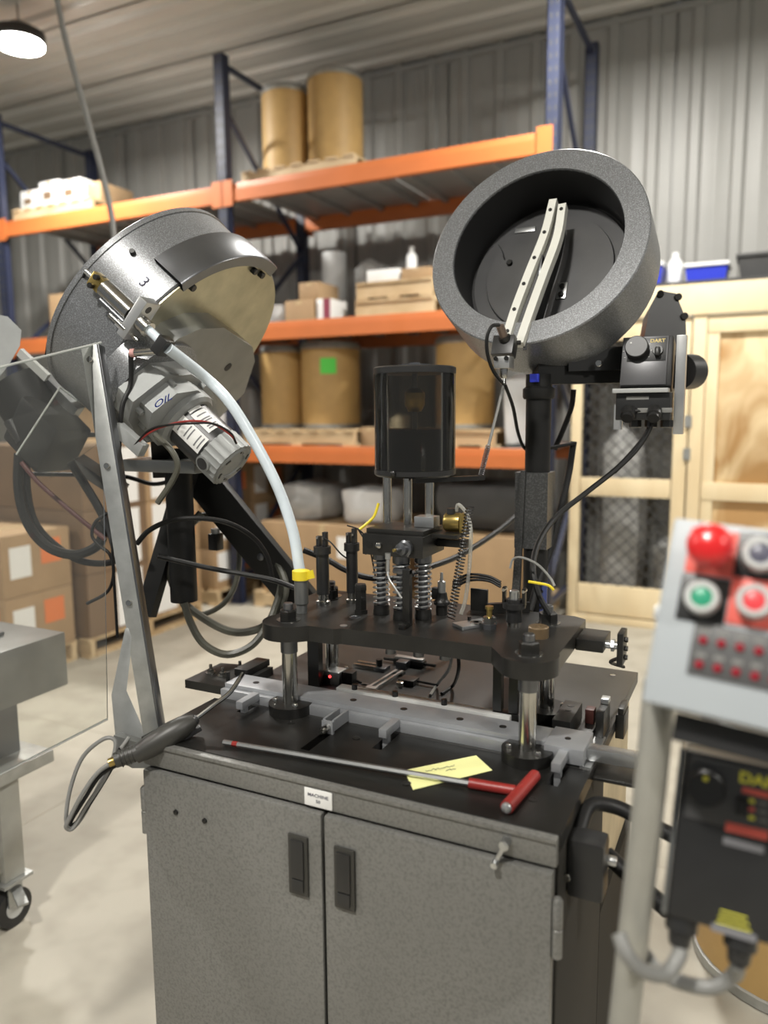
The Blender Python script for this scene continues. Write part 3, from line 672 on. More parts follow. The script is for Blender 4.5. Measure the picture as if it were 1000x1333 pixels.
a = at(505, 720, D=1.555); k = MB(); k.lathe([(.006, 0), (.006, .012), (.004, .013), (.004, .04)], frame(a, (0, 0, -1)), 10); k.tube([a+Vector((0, 0, -.035)), at(506, 752, D=1.553), at(514, 765, D=1.548), at(523, 779, D=1.54)], .0022, 7, 5)
k.build('bent_oil_line', 'brushed', st)
# side arm with small brass pump
MB().bb((HX1, 1.50, 1.262), (-.545, 1.53, 1.277), .001).build('side_arm', 'dieblack', st)
MB().bb((HX1+.0, 1.47, 1.285), (-.555, 1.56, 1.293), .001).build('side_shelf', 'dieblack', st)
# oil reservoir
rc = Vector((-.682, 1.545, 0)); RZ0, RZ1, RR = 1.412, 1.640, .0885
rv = thing('oil_reservoir', 'smoked clear cylinder oil reservoir with black end caps on three steel rods', 'reservoir', (rc.x, rc.y, HB1))
T = Matrix.Translation((rc.x, rc.y, 0))
for px in (503, 531, 558):
    p = at(px, 652, Y=1.52); MB().cyl((p.x, 1.52 if px == 531 else 1.525, HB1), (p.x, 1.52 if px == 531 else 1.525, RZ0), .0095, n=16).build('support_rod', 'steel', rv)
MB().lathe([(RR, RZ0+.010), (RR, RZ1-.012), (RR-.004, RZ1-.012), (RR-.004, RZ0+.010)], T, 48, False).build('cylinder_wall', 'smoke', rv)
MB().lathe([(RR-.0045, RZ0+.0105), (RR-.0045, RZ0+.098)], T, 40).build('oil', 'oil', rv)
MB().lathe([(RR-.004, RZ0-.004), (RR+.001, RZ0), (RR+.001, RZ0+.010)], T, 48).build('bottom_cap', 'blackplas', rv)
MB().lathe([(RR+.001, RZ1-.012), (RR+.001, RZ1), (RR-.004, RZ1+.003)], T, 48).build('top_cap', 'blackplas', rv)
MB().lathe([(.035, RZ1+.003), (.035, RZ1+.008), (.012, RZ1+.009), (.012, RZ1+.012)], T, 24).build('filler_cap', 'satin', rv)
MB().cyl((rc.x, rc.y, RZ0+.01), (rc.x, rc.y, RZ1-.01), .006, n=12).build('centre_rod', 'satin', rv)
MB().lathe([(.014, RZ0+.135), (.022, RZ0+.15), (.022, RZ0+.175), (.012, RZ0+.185)], T, 18).build('float', 'brass', rv)
MB().lathe([(.006, 0), (.006, .006), (.003, .008)], frame((rc.x-.01, rc.y-RR, RZ0+.006), (0, -1, 0)), 12).build('drain_plug', 'blackox', rv)
q = at(629, 622, D=1.70); MB().bar((rc.x+.02, rc.y-.05, RZ0-.011), (q.x, q.y, RZ0-.011), .018, .010).build('arm', 'blackox', rv)
pm = thing('brass_pump', 'small round brass pump with black cap and clear hose on the side arm', 'pump', (-.575, 1.515, 1.293))
MB().lathe([(.017, 0), (.020, .004), (.020, .034), (.014, .037)], frame((-.600, 1.515, 1.3135), (1, .15, 0)), 22).build('body', 'brass', pm)
MB().bb((-.562, 1.502, 1.2935), (-.556, 1.535, 1.334), .001).build('end_plate', 'brass', pm)
MB().lathe([(.010, 0), (.010, .012)], Matrix.Translation((-.585, 1.515, 1.331)), 14).build('cap', 'blackplas', pm)
MB().bb((-.66, 1.49, 1.3025), (-.615, 1.525, 1.325), .001).build('pump_bracket', 'brushed', pm)
tag(MB().tube([(-.574, 1.517, 1.338), at(597, 657, D=1.62), at(607, 668, D=1.62), at(613, 690, D=1.615), at(611, 740, D=1.6), at(606, 780, D=1.59), at(600, 800, D=1.58)], .004, 8, 6).build('clear_hose', clear('clear_hose', (.86, .84, .74), .35)), 'thin clear hose from the brass pump to the die plate', 'hose')
# retractable coil and thin spring
a, b_ = at(612, 660, D=1.575), at(587, 806, D=1.545)
tag(MB().helix(a, b_, .0080, 34, .0016, 10, 4).build('coil_cord', 'blackox'), 'long thin coil spring cord hanging beside the springs', 'coil')
a, b_ = at(656, 500, D=1.76), at(626, 620, D=1.70)
t = thing('tension_spring', 'thin tension spring from the bowl sensor down to the reservoir arm', 'spring', b_)
MB().helix(at(636, 580, D=1.72), b_, .0055, 18, .0011, 10, 4).build('coil', 'satin', t); MB().tube([a, at(645, 545, D=1.74), at(636, 580, D=1.72)], .0035, 7, 4).build('sleeve', 'greycable', t)

# fittings on the right half of the upper plate
x, y = onZ(575, 800); t = thing('needle_valve', 'black needle valve with silver tip beside the coil cord', 'valve', (x, y, PZ1)); T = Matrix.Translation((x, y, PZ1))
MB().lathe([(.013, 0), (.013, .024)], T, 16).build('base', 'blackox', t); MB().lathe([(.018, .024), (.018, .030), (.014, .034), (.011, .050)], T, 16).build('body', 'blackplas', t)
MB().bb((x-.022, y-.008, PZ1+.034), (x-.006, y+.008, PZ1+.060), .003).build('side_port', 'blackplas', t); MB().lathe([(.009, .050), (.009, .074), (.004, .077), (.003, .094)], T, 14).build('tip', 'brushed', t)
x, y = onZ(618, 814); t = thing('packing_plate', 'small bright steel plate with a washer on the die plate', 'plate', (x, y, PZ1))
fr = frame((x, y, PZ1), (0, 0, 1), (.6, .8, 0)); MB().box((x, y, PZ1+.0035), (.085, .04, .007), fr.to_3x3(), .001).build('plate', 'brushed', t)
MB().lathe([(.006, .007), (.013, .007), (.013, .010), (.006, .010)], Matrix.Translation((x+.006, y-.008, PZ1)), 18, False).build('washer', 'steel', t)
k = MB(); k.lathe([(.004, .007), (.004, .014)], Matrix.Translation((x-.016, y+.012, PZ1)), 10); k.build('pin', 'blackox', t)
x, y = onZ(637, 818); t = thing('grease_fitting', 'silver hex fitting with a brass cap on the die plate', 'fitting', (x, y, PZ1)); T = Matrix.Translation((x, y, PZ1))
MB().lathe([(.0145, 0), (.0145, .010)], T, 6).build('lower_hex', 'satin', t); MB().lathe([(.0105, .010), (.0105, .014), (.0145, .0145), (.0145, .024), (.010, .026)], T, 6).build('upper_hex', 'steel', t)
MB().lathe([(.006, .026), (.006, .040), (.0085, .041), (.0085, .047)], T, 14).build('cap', 'brass', t)
x, y = onZ(669, 815); t = thing('clamp_cylinder', 'short black clamp cylinder with a silver cap and wire terminals', 'cylinder', (x, y, PZ1)); T = Matrix.Translation((x, y, PZ1)); CLX = (x, y)
MB().lathe([(.014, 0), (.014, .010)], T, 18).build('base', 'steel', t); MB().lathe([(.0165, .010), (.0165, .038), (.0235, .039), (.0235, .050), (.0165, .051), (.0165, .058)], T, 20).build('body', 'blackplas', t)
MB().lathe([(.0105, .058), (.0105, .074), (.008, .076)], T, 16).build('cap', 'brushed', t)
for s_ in (-1, 1): MB().bb((x+s_*.021-.003, y-.007, PZ1+.045), (x+s_*.021+.003, y+.007, PZ1+.082), .001).build('terminal_post', 'blackox', t)
for s_ in (-1, 1): MB().cyl((x+s_*.021, y-.008, PZ1+.076), (x+s_*.021, y+.012, PZ1+.076), .0035, n=8).build('terminal', 'steel', t)
x, y = onZ(701, 829); tag(MB().lathe([(.020, 0), (.020, .020), (.018, .022), (.006, .022), (.005, .018)], Matrix.Translation((x, y, PZ1)), 24).build('bush', mat('brown_bush', (.16, .11, .06), .4, .3)), 'brown round bush beside the die plate nut', 'bush')
x, y = onZ(624, 795); tag(MB().bb((x-.020, y-.003, PZ1), (x+.020, y+.003, PZ1+.050), .001).build('upright_tab', 'blackox'), 'black upright tab plate at the rear of the die plate', 'plate')
x, y = onZ(646, 800); tag(MB().bar((x-.02, y, PZ1+.012), (x+.06, y+.05, PZ1+.012), .012, .022).build('support_rail', 'blackox'), 'low black support bar behind the clamp cylinder', 'bar')
# clamp arm on the right end of the die plate
ar = thing('side_clamp', 'black side clamp with slotted end plate at the die plate end', 'clamp', (-.30, 1.55, PZ0))
MB().bb((-.317, 1.515, 1.068), (-.262, 1.60, 1.092), .002).build('arm', 'blackox', ar)
k = MB(); k.cyl((-.262, 1.54, 1.080), (-.235, 1.54, 1.080), .008, n=12); k.cyl((-.250, 1.54, 1.080), (-.244, 1.54, 1.080), .013, n=6); k.build('adjuster', 'brushed', ar)
MB().bb((-.236, 1.515, 1.045), (-.224, 1.565, 1.112), .002).build('end_plate', 'blackox', ar)
for zz in (1.06, 1.078, 1.096):
    k = MB(); bolt(k, (-.2235, 1.535, zz), (1, 0, 0), .0055, .006); k.build('bolt', 'blackox', ar)
tag(MB().tube([(-.236, 1.56, 1.05), at(795, 862, Y=1.66), at(812, 868, Y=1.75)], .004, 7, 4).build('short_cable', 'rubber'), 'short black cable below the side clamp', 'cable')

# tooling lying on the rear plate
def tool(px, py, label, nm, cat): p = at(px, py, Z=TZ); return p, thing(nm, label, cat, (p.x, p.y, TZ))
p, t = tool(434, 893, 'small silver sensor block with a glowing red light beside the rail', 'light_sensor', 'sensor')
MB().bb((p.x-.03, p.y+.005, TZ), (p.x+.012, p.y+.045, .932), .002).build('body', 'brushed', t); MB().bb((p.x+.012, p.y+.02, TZ), (p.x+.04, p.y+.045, .930), .001).build('bracket', 'blackox', t)
MB().cyl((p.x-.012, p.y+.005, .920), (p.x-.012, p.y+.0035, .920), .0035, n=10).build('light', 'led', t, label='glowing red light')
p, t = tool(480, 872, 'forked steel tool bit with a black screw on the rear plate', 'fork_tool', 'tool')
for d in (0, .022): MB().bb((p.x-.045, p.y+d, TZ), (p.x+.02, p.y+d+.010, .910), .001).build('prong', 'steel', t)
MB().bb((p.x+.015, p.y-.002, TZ), (p.x+.045, p.y+.034, .909), .001).build('base', 'satin', t); MB().cyl((p.x+.022, p.y+.016, .909), (p.x+.022, p.y+.016, .926), .008, n=14).build('screw', 'blackox', t)
p, t = tool(523, 872, 'black adjustable stop with a bright bar on the rear plate', 'stop_tool', 'tool')
MB().bb((p.x-.038, p.y+.03, TZ), (p.x+.045, p.y+.055, .916), .001).build('body', 'dieblack', t); MB().bb((p.x-.036, p.y+.034, .916), (p.x+.042, p.y+.052, .921), .001).build('bright_bar', 'brushed', t)
MB().cyl((p.x-.07, p.y+.042, .908), (p.x+.075, p.y+.042, .908), .004, n=8).build('rod', 'blackox', t); MB().bb((p.x-.016, p.y-.002, TZ), (p.x+.012, p.y+.028, .920), .002).build('brass_slide', 'satin', t)
a = at(485, 900, Z=TZ); b_ = at(520, 878, Z=TZ); t = thing('slotted_arm', 'slotted flat steel arm pointing at the rail', 'tool', (a.x, a.y, TZ))
for s_ in (-1, 1): MB().bar(a+Vector((s_*.008, 0, .010)), b_+Vector((s_*.008, 0, .010)), .006, .004).build('arm_side', 'brushed', t)
MB().box(a+Vector((0, -.004, .010)), (.026, .016, .004)).build('arm_tip', 'brushed', t); MB().box(b_+Vector((0, 0, .004)), (.024, .02, .008)).build('arm_base', 'dieblack', t)
p, t = tool(521, 894, 'black clamp with round screw heads beside the slotted arm', 'clamp_tool', 'tool')
MB().bb((p.x-.01, p.y+.01, TZ), (p.x+.03, p.y+.045, .914), .001).build('body', 'dieblack', t); MB().lathe([(.009, 0), (.009, .012), (.007, .013)], Matrix.Translation((p.x, p.y, TZ)), 14).build('screw', 'steel', t)
MB().cyl((p.x+.02, p.y+.035, .907), (p.x+.085, p.y+.03, .907), .003, n=8).build('rod', 'blackox', t)
p = at(474, 893, Z=TZ); tag(MB().lathe([(.007, 0), (.014, 0), (.014, .003), (.007, .003)], Matrix.Translation((p.x, p.y, TZ)), 18, False).build('flat_washer', 'satin'), 'flat steel washer lying on the rear plate', 'washer')
p = at(545, 905, Z=TZ+.01); tag(MB().tube([at(455, 879, Z=TZ+.02), at(462, 884, Z=TZ+.006), at(470, 889, Z=TZ+.004)], .003, 6, 5).build('loose_lead', 'rubber'), 'short black lead behind the red light sensor', 'cable')
tag(MB().tube([at(588, 846, D=1.62), at(585, 870, D=1.68), at(570, 890, Z=TZ+.01), at(560, 905, Z=TZ+.004)], .0035, 7, 6).build('hanging_wire', 'greycable'), 'thin grey wire hanging under the upper plate', 'wire')
tag(MB().tube([at(596, 846, D=1.62), at(597, 872, D=1.66), at(590, 892, Z=TZ+.01), at(575, 903, Z=TZ+.004)], .004, 7, 6).build('hanging_wire', 'rubber'), 'black wire hanging under the upper plate', 'wire')

# ================================================================== LOOSE THINGS ON THE BASE PLATE
hx = thing('hex_wrench', 'long steel T-handle hex wrench with red handle on the base plate', 'wrench', (-.6, 1.18, TZ))
a, b_ = Vector((-.92, 1.150, .9065)), Vector((-.345, 1.200, .909))
MB().cyl(a, a.lerp(b_, .86), .0052, n=6).build('shaft', 'brushed', hx); MB().cyl(a.lerp(b_, .86), b_, .0092, n=14).build('sleeve', 'redpaint', hx)
MB().cyl(a.lerp(b_, .035), a.lerp(b_, .055), .0054, n=6).build('red_mark', 'redpaint', hx)
q = Vector((.012, .128, 0)).normalized(); c0 = b_+Vector((.010, 0, .002)); MB().cyl(c0-q*.064, c0+q*.064, .0112, .0108, 16).build('cross_handle', 'redpaint', hx)
MB().lathe([(.0095, 0), (.0085, .004), (.004, .007)], frame(c0-q*.064, -q), 14).build('handle_end', 'brushed', hx)
nt = thing('sticky_note', 'yellow sticky note with faint writing under the hex wrench', 'note', (-.48, 1.22, TZ))
npl = [at(x, y, Z=TZ+.001) for x, y in ((526, 1003), (620, 984), (641, 1003), (538, 1028))]
nz = [.0008, .0018, .0012, .0006]
b = MB(); b.add([(p.x, p.y, TZ+h) for p, h in zip(npl, nz)]+[(p.x, p.y, TZ+h+.0005) for p, h in zip(npl, nz)], [(3, 2, 1, 0), (4, 5, 6, 7), (0, 1, 5, 4), (1, 2, 6, 5), (2, 3, 7, 6), (3, 0, 4, 7)]); b.build('paper', 'note', nt)
w_ = MB(); ex = (npl[1]-npl[0]).normalized(); ey = (npl[3]-npl[0]).normalized(); o0 = npl[0]
rnd = random.Random(3)
for ln, (u0, u1) in enumerate(((.028, .088), (.065, .085))):
    pts = []; u = u0
    while u < u1: pts.append(o0+ex*(u+.010)+ey*(.022+ln*.012+rnd.uniform(-.003, .003))+Vector((0, 0, .0018))); u += .0028
    w_.tube(pts, .0004, 4, 3)
w_.build('handwriting', 'ink', nt, kind='stuff')
# blow gun
gn = thing('blow_gun', 'black pistol grip blow gun with bent silver nozzle and coiled cord', 'blow gun', (-1.05, 1.10, TZ))
g0, g1, g2, g3 = at(150, 990, D=1.50), at(190, 975, D=1.515), at(228, 955, D=1.53), at(252, 938, D=1.545)
MB().tube([g0, g0.lerp(g1, .5), g1], lambda t: .0150+.003*t, 12, 6).build('grip', 'handleplas', gn)
gd = (g3-g1).normalized(); fb = frame(g1.lerp(g3, .5), gd, (0, 0, 1))
MB().lathe([(.017, -.075), (.022, -.045), (.025, 0), (.022, .03), (.015, .048), (.011, .055)], fb, 14).build('body', 'handleplas', gn)
k = MB(); q = g1.lerp(g3, .55); k.box(q-fb.to_3x3() @ Vector((.022, .004, -.01)), (.010, .018, .085), fb.to_3x3(), .003); k.build('trigger', 'blackplas', gn)
for i in range(6):
    p = g0.lerp(g1, .15+.13*i); MB().lathe([(.0150, 0), (.0178, .0015), (.0178, .003), (.0150, .0045)], frame(p, g1-g0), 14).build('grip_ring', 'handleplas', gn)
n0 = g3; MB().tube([n0, at(278, 918, D=1.565), at(298, 903, D=1.585), at(311, 885, D=1.61), at(316, 877, D=1.625)], .0048, 9, 6).build('nozzle', 'steel', gn)
MB().lathe([(.011, 0), (.011, .010), (.007, .014)], frame(n0-gd*.004, gd), 12).build('nozzle_nut', 'blackplas', gn)
MB().lathe([(.008, 0), (.009, .004), (.009, .012)], frame(g0, g0-g1), 10).build('hose_barb', 'brass', gn)
# looped air cord of the blow gun
lp = [at(x, y, D=d) for x, y, d in ((150, 990, 1.50), (128, 1005, 1.49), (108, 1032, 1.48), (92, 1062, 1.48), (86, 1076, 1.48), (95, 1078, 1.49), (112, 1050, 1.50), (135, 1015, 1.51), (146, 990, 1.52), (150, 965, 1.53), (135, 962, 1.53), (108, 985, 1.53), (92, 1025, 1.52), (86, 1065, 1.51), (92, 1079, 1.51), (108, 1062, 1.52), (130, 1020, 1.53), (150, 985, 1.55), (168, 960, 1.58))]
tag(MB().tube(lp, .0042, 8, 6).build('looped_hose', 'greycable'), 'thin dark hose looped beside the cabinet corner under the blow gun', 'hose')
lp = [at(x, y, D=d) for x, y, d in ((152, 996, 1.505), (130, 1010, 1.50), (110, 1040, 1.495), (92, 1070, 1.495), (100, 1070, 1.505), (124, 1035, 1.515), (148, 995, 1.53), (156, 975, 1.56))]
tag(MB().tube(lp, .0040, 8, 6).build('looped_hose', 'rubber'), 'second black hose loop beside the cabinet corner', 'hose')
# ================================================================== LEFT BOWL FEEDER (seen from behind its base)
def onplane(px, py, O, n):
    r = _f + _r*((px-500)/1000) + _u*((666.5-py)/1000); return CAMP + r*((Vector(O)-CAMP).dot(n)/r.dot(n))
LC = Vector((-1.306, 1.572, 1.698)); LN = Vector((.749, .096, -.655)).normalized()
LU = (Vector((0, 0, 1))-LN*LN.z).normalized(); LV = LN.cross(LU)
LF = frame(LC, LN, LU)
def L3(u, v, k): return LC+LU*u+LV*v+LN*k
def lpx(px, py, k): p = onplane(px, py, LC+LN*k, LN)-LC; return p.dot(LU), p.dot(LV)
LR, LL = .285, .185
lb = thing('bowl_feeder', 'grey hammertone bowl feeder tipped away, showing its pale base disc and gear motor', 'bowl feeder', (-1.31, 1.50, 1.06), 'bowl feeders')
MB().lathe([(LR-.004, 0), (LR, -.004), (LR+.004, -LL+.016), (LR+.007, -LL+.015), (LR+.007, -LL+.002), (LR+.005, -LL), (LR-.045, -LL), (LR-.045, -.02), (.01, -.02)], LF, 72, False).build('bowl', 'hammer', lb)
MB().lathe([(LR-.006, 0), (LR-.006, .004)], LF, 64).build('base_disc', 'khaki', lb, label='pale zinc plated base disc')
ck = MB(); prof = [(LR-.012, .005), (LR-.012, .014), (LR+.014, .014), (LR+.017, .010), (LR+.017, -.075), (LR+.005, -.075), (LR+.005, .005), (LR-.012, .005)]
ck.lathe(prof, LF, 24, False, R(-16), R(53))
cl = ck.build('rim_clamp', 'satin', lb, label='curved dark steel clamp')
for a in (R(-9), R(0), R(47)):
    b = MB(); bolt(b, L3((LR-.024)*math.cos(a), (LR-.024)*math.sin(a), .004), LN, .0085, .012, False); b.build('clamp_screw', 'blackox', lb)
# wall screws
for a, k in ((R(57), -.125), (R(108), -.02)):
    b = MB(); d = LU*math.cos(a)+LV*math.sin(a); bolt(b, LC+d*(LR+.001)+LN*k, d, .0065, .012, False); b.build('wall_screw', 'blackox', lb)
d = LU*math.cos(R(63))+LV*math.sin(R(63)); text('number_mark', '3', .036, frame(LC+d*(LR+.0018)+LN*-.055, d, LN), 'ink', lb)
# air cylinder valve along the wall
vb = [(.071, .306), (.071, .306)]
def cyl_n(name, u, v, k0, k1, r, mt, n=20): return MB().cyl(L3(u, v, k0), L3(u, v, k1), r, n=n).build(name, mt, lb)
VU, VV = .072, .296
va = thing('air_cylinder', 'slim silver air cylinder with brass fitting strapped to the tipped bowl', 'cylinder', L3(VU, VV, 0))
MB().cyl(L3(VU, VV, -.10), L3(VU, VV, -.012), .0205, n=22).build('barrel', 'steel', va)
MB().cyl(L3(VU-.022, VV+.012, -.085), L3(VU-.022, VV+.012, -.01), .007, n=12).build('side_rod', 'satin', va)
k = MB(); k.box(L3(VU, VV, -.118), (.034, .026, .036), LF.to_3x3(), .003); k.build('brass_manifold', 'brass', va)
for du, dv in ((.012, .014), (.012, -.008), (-.010, .016)): MB().lathe([(.006, 0), (.006, .010)], frame(L3(VU+du, VV+dv, -.125+.008), LV), 10).build('manifold_screw', 'blackox', va)
k = MB(); k.box(L3(VU, VV-.006, .004), (.098, .050, .024), LF.to_3x3(), .003); k.build('mount_block', 'alu', va)
MB().lathe([(.0085, .0158), (.0085, .0170)], frame(L3(VU+.032, VV, 0), LN), 14).build('block_hole', 'blackox', va)
k = MB(); k.box(L3(VU-.030, VV+.004, -.012), (.018, .03, .020), LF.to_3x3(), .002); k.build('side_lug', 'alu', va)
MB().cyl(L3(VU, VV, .014), L3(VU, VV, .042), .0180, n=20).build('gland', 'steel', va)
MB().cyl(L3(VU-.035, VV, -.02), L3(VU-.035, VV, .035), .0045, n=10).build('tie_rod', 'steel', va)
MB().cyl(L3(VU-.03, VV+.016, -.045), L3(VU-.03, VV+.016, .005), .0055, n=10).build('tie_rod', 'steel', va)
k = MB(); k.cyl(L3(VU, VV, -.135), L3(VU, VV+.004, -.158), .006, n=10); k.build('air_fitting', 'brushed', va)
tb0 = L3(VU, VV, .040); tb1 = L3(VU, VV, .082)
MB().cyl(tb0, tb1, .0098, n=14).build('tube_stub', 'milk', va)
pb = L3(VU-.004, VV, .090); t = thing('tube_sensor', 'black sensor block clipped around the milky feed tube', 'sensor', pb)
k = MB(); k.box(pb, (.040, .034, .024), LF.to_3x3(), .002); k.build('block', 'blackplas', t)
e0 = L3(VU-.022, VV+.004, .086); e1 = L3(VU-.055, VV+.012, .052); k = MB(); k.cyl(e0, e1, .0085, n=14); k.build('sensor_barrel', 'steel', t); k = MB(); k.cyl(e1, e1+(e1-e0).normalized()*.010, .0095, n=12); k.build('sensor_end', mat('pink_plastic', (.55, .30, .28), .4), t)
e2 = e1+(e1-e0).normalized()*.010
tag(MB().tube([e2, at(170, 500, D=1.66), at(159, 530, D=1.65), at(155, 580, D=1.65), at(153, 640, D=1.66), at(156, 700, D=1.68)], .0052, 8, 6).build('sensor_cable', 'rubber'), 'black cable curving down from the tube sensor', 'cable')
tag(MB().tube([L3(VU, VV+.004, -.158), at(95, 392, D=1.80), at(75, 418, D=1.80), at(64, 440, D=1.80), at(60, 462, D=1.82)], .0034, 7, 6).build('air_line', 'rubber'), 'thin black air line leaving the brass fitting', 'hose')
# milky feed tube down to the die plate
TE = onZ(393, 797)
pth = [tb1+LN*.02, at(268, 492, D=1.74), at(300, 525, D=1.74), at(333, 578, D=1.745), at(362, 635, D=1.75), at(381, 690, D=1.752), at(389, 735, D=1.752), at(390.5, 742, D=1.752)]
tag(MB().tube(pth, .0128, 14, 8).build('feed_tube', 'milk'), 'milky white feed tube bending from the tipped bowl to the die plate', 'tube')
t = thing('tube_nozzle', 'grey nozzle with a yellow band at the end of the milky tube', 'nozzle', (*TE, PZ1)); T = Matrix.Translation((*TE, PZ1))
MB().lathe([(.0125, 0), (.0125, .018), (.0155, .021), (.0155, .075)], T, 20).build('barrel', 'bracketgrey', t); MB().lathe([(.0195, .075), (.0195, .095)], T, 20).build('band', 'yellow', t, label='yellow band'); MB().bar(Vector((*TE, PZ1+.085))+Vector((.015, -.002, 0)), Vector((*TE, PZ1+.085))+Vector((.035, -.004, .006)), .004, .018).build('band_tail', 'yellow', t)
# gear mount, gearbox, motor
mp = [lpx(x, y, .062) for x, y in ((232, 441), (262, 428), (292, 427), (329, 452), (332, 470), (318, 512), (285, 545), (238, 535), (205, 505), (210, 462))]
MB().prism(mp, .004, .062, LF).build('mount_bracket', 'bracketgrey', lb)
hu, hv = lpx(297, 478, .0625); MB().lathe([(.0125, .0622), (.0125, .0632)], frame(L3(hu, hv, 0), LN), 18).build('bracket_hole', 'bowlin', lb)
gc = (-.062, .185)
MB().cyl(L3(*gc, .004), L3(*gc, .07), .125, n=40).build('gear_drum', 'hammer', lb)
gp = [lpx(x, y, .12) for x, y in ((168, 548), (174, 524), (215, 492), (250, 488), (275, 505), (283, 525), (262, 552), (225, 572), (185, 578))]
gb = MB().prism(gp, .07, .118, LF).build('gearbox', 'cast', lb)
g2p = [(x*.8+gc[0]*.2, y*.8+gc[1]*.2) for x, y in gp]; MB().prism(g2p, .118, .155, LF).build('gearbox_cover', 'cast', lb)
for x, y in ((180, 533), (222, 497), (262, 500), (190, 568)):
    u, v = lpx(x, y, .12); b = MB(); bolt(b, L3(u, v, .118), LN, .007, .016, False); b.build('gearbox_screw', 'cast', lb)
u, v = lpx(188, 548, .125); MB().box(L3(u, v, .128), (.034, .010, .020), LF.to_3x3(), .002).build('gearbox_rib', 'cast', lb)
MU, MV = -.078, .160
MB().lathe([(.076, .150), (.076, .170), (.068, .178)], frame(L3(MU, MV, 0), LN), 32).build('motor_flange', 'cast', lb)
MB().lathe([(.059, .170), (.059, .268)], frame(L3(MU, MV, 0), LN), 36).build('motor_can', 'blackplas', lb)
MF = frame(L3(MU, MV, 0), LN, LU)
for a0, a1, k0, k1 in ((62, 104, .178, .262), (12, 52, .190, .250), (14, 50, .172, .186)):
    lo = MB().lathe([(.0596, k0), (.0596, k1)], MF, 8, False, R(a0), R(a1)).build('motor_label', 'white', lb, label='white printed motor label')
    pr_ = MB()
    for q in range(7):
        kk = k0+.010+q*(k1-k0-.02)/6
        if k1-k0 > .03 and q % 3 != 1: pr_.lathe([(.0600, kk), (.0600, kk+.0035)], MF, 6, False, R(a0+5), R(a1-8))
    if pr_.v: pr_.build('label_print', 'gprint', lo, kind='stuff')
# ribbed end cap
rp = []
for i in range(48):
    a = 2*math.pi*i/48; rr = .0605 if i % 2 else .0575; rp.append((rr*math.cos(a), rr*math.sin(a)))
MB().prism(rp, .268, .322, MF).build('motor_end_cap', 'cast', lb)
MB().lathe([(.053, .322), (.050, .326), (.034, .326), (.032, .3225)], MF, 30).build('end_cover', 'cast', lb)
for i in range(6):
    a = R(60*i+10); MB().box(MF @ Vector((.042*math.cos(a), .042*math.sin(a), .3268)), (.014, .005, .002), LF.to_3x3() @ Matrix.Rotation(a+1.2, 3, 'Z')).build('vent_slot', 'blackox', lb)
a = R(112); d = LU*math.cos(a)+LV*math.sin(a); k = MB(); k.lathe([(.020, 0), (.019, .010), (.014, .011)], frame(L3(MU, MV, .285)+d*.053, d), 20); k.build('brush_cap', 'cast', lb)
k = MB(); k.lathe([(.0145, .0105), (.0145, .012), (.006, .0125)], frame(L3(MU, MV, .285)+d*.053, d), 18); k.build('brush_plug', 'blackplas', lb)
fr = frame(L3(*lpx(213, 522, .158), .1575), LN, L3(*lpx(228, 512, .158), 0)-L3(*lpx(200, 528, .158), 0)); text('pen_mark', 'OIL', .036, fr, 'blueink', lb, 0, .9)
# motor leads
ld = [at(x, y, D=d) for x, y, d in ((175, 580, 1.63), (195, 563, 1.60), (220, 553, 1.57), (250, 548, 1.55), (278, 552, 1.56), (300, 566, 1.58), (308, 577, 1.60))]
tag(MB().tube(ld, .0024, 6, 6).build('motor_lead', 'redpaint'), 'red lead lying across the motor of the tipped bowl', 'wire')
tag(MB().tube([p+Vector((.001, -.002, .005*math.sin(i*1.6))) for i, p in enumerate(ld)], .0024, 6, 6).build('motor_lead', 'rubber'), 'black lead twisted with the red lead on the motor', 'wire')
# stand
sx, sy = -1.315, 1.505
MB().cyl((sx+.01, sy-.01, 1.072), (sx, sy, 1.46), .034, n=28).build('stand_tube', 'blackpaint', lb)
k = MB(); k.bb((-1.44, 1.43, 1.405), (-1.20, 1.56, 1.435), .002); k.build('stand_plate', 'bracketgrey', lb)
MB().bar((-1.36, 1.50, 1.40), L3(-.10, .15, .08), .05, .05).build('stand_neck', 'blackpaint', lb)
k = MB(); k.box(at(170, 572, D=1.64), (.085, .02, .03), Matrix.Rotation(R(35), 3, 'Y'), .002); k.build('bracket_lug', 'cast', lb)
a, b_ = Vector((-1.345, 1.60, 1.40)), Vector((-1.02, 1.70, .985))
MB().bar(a, b_, .095, .030, (0, -1, .2), .004).build('diagonal_arm', 'blackpaint', lb)
MB().bar((-1.03, 1.70, .902), (-1.03, 1.70, 1.01), .03, .06).build('arm_foot', 'blackpaint', lb)
MB().bar((-1.33, 1.56, 1.40), at(190, 800, D=1.98), .05, .025, (0, -1, 0)).build('rear_strut', 'blackpaint', lb)
q = a.lerp(b_, .55); k = MB(); bolt(k, q+Vector((0, -.016, .0)), (0, -1, 0), .010, .004, False); k.build('arm_bolt', 'satin', lb)
k = MB(); k.tube([at(202, 566, D=1.64), at(222, 585, D=1.62), at(231, 605, D=1.62), at(225, 625, D=1.63), at(205, 655, D=1.64)], .0065, 9, 6)
tag(k.build('flat_conduit', 'greyhose'), 'grey flexible conduit looping under the gear motor', 'hose')

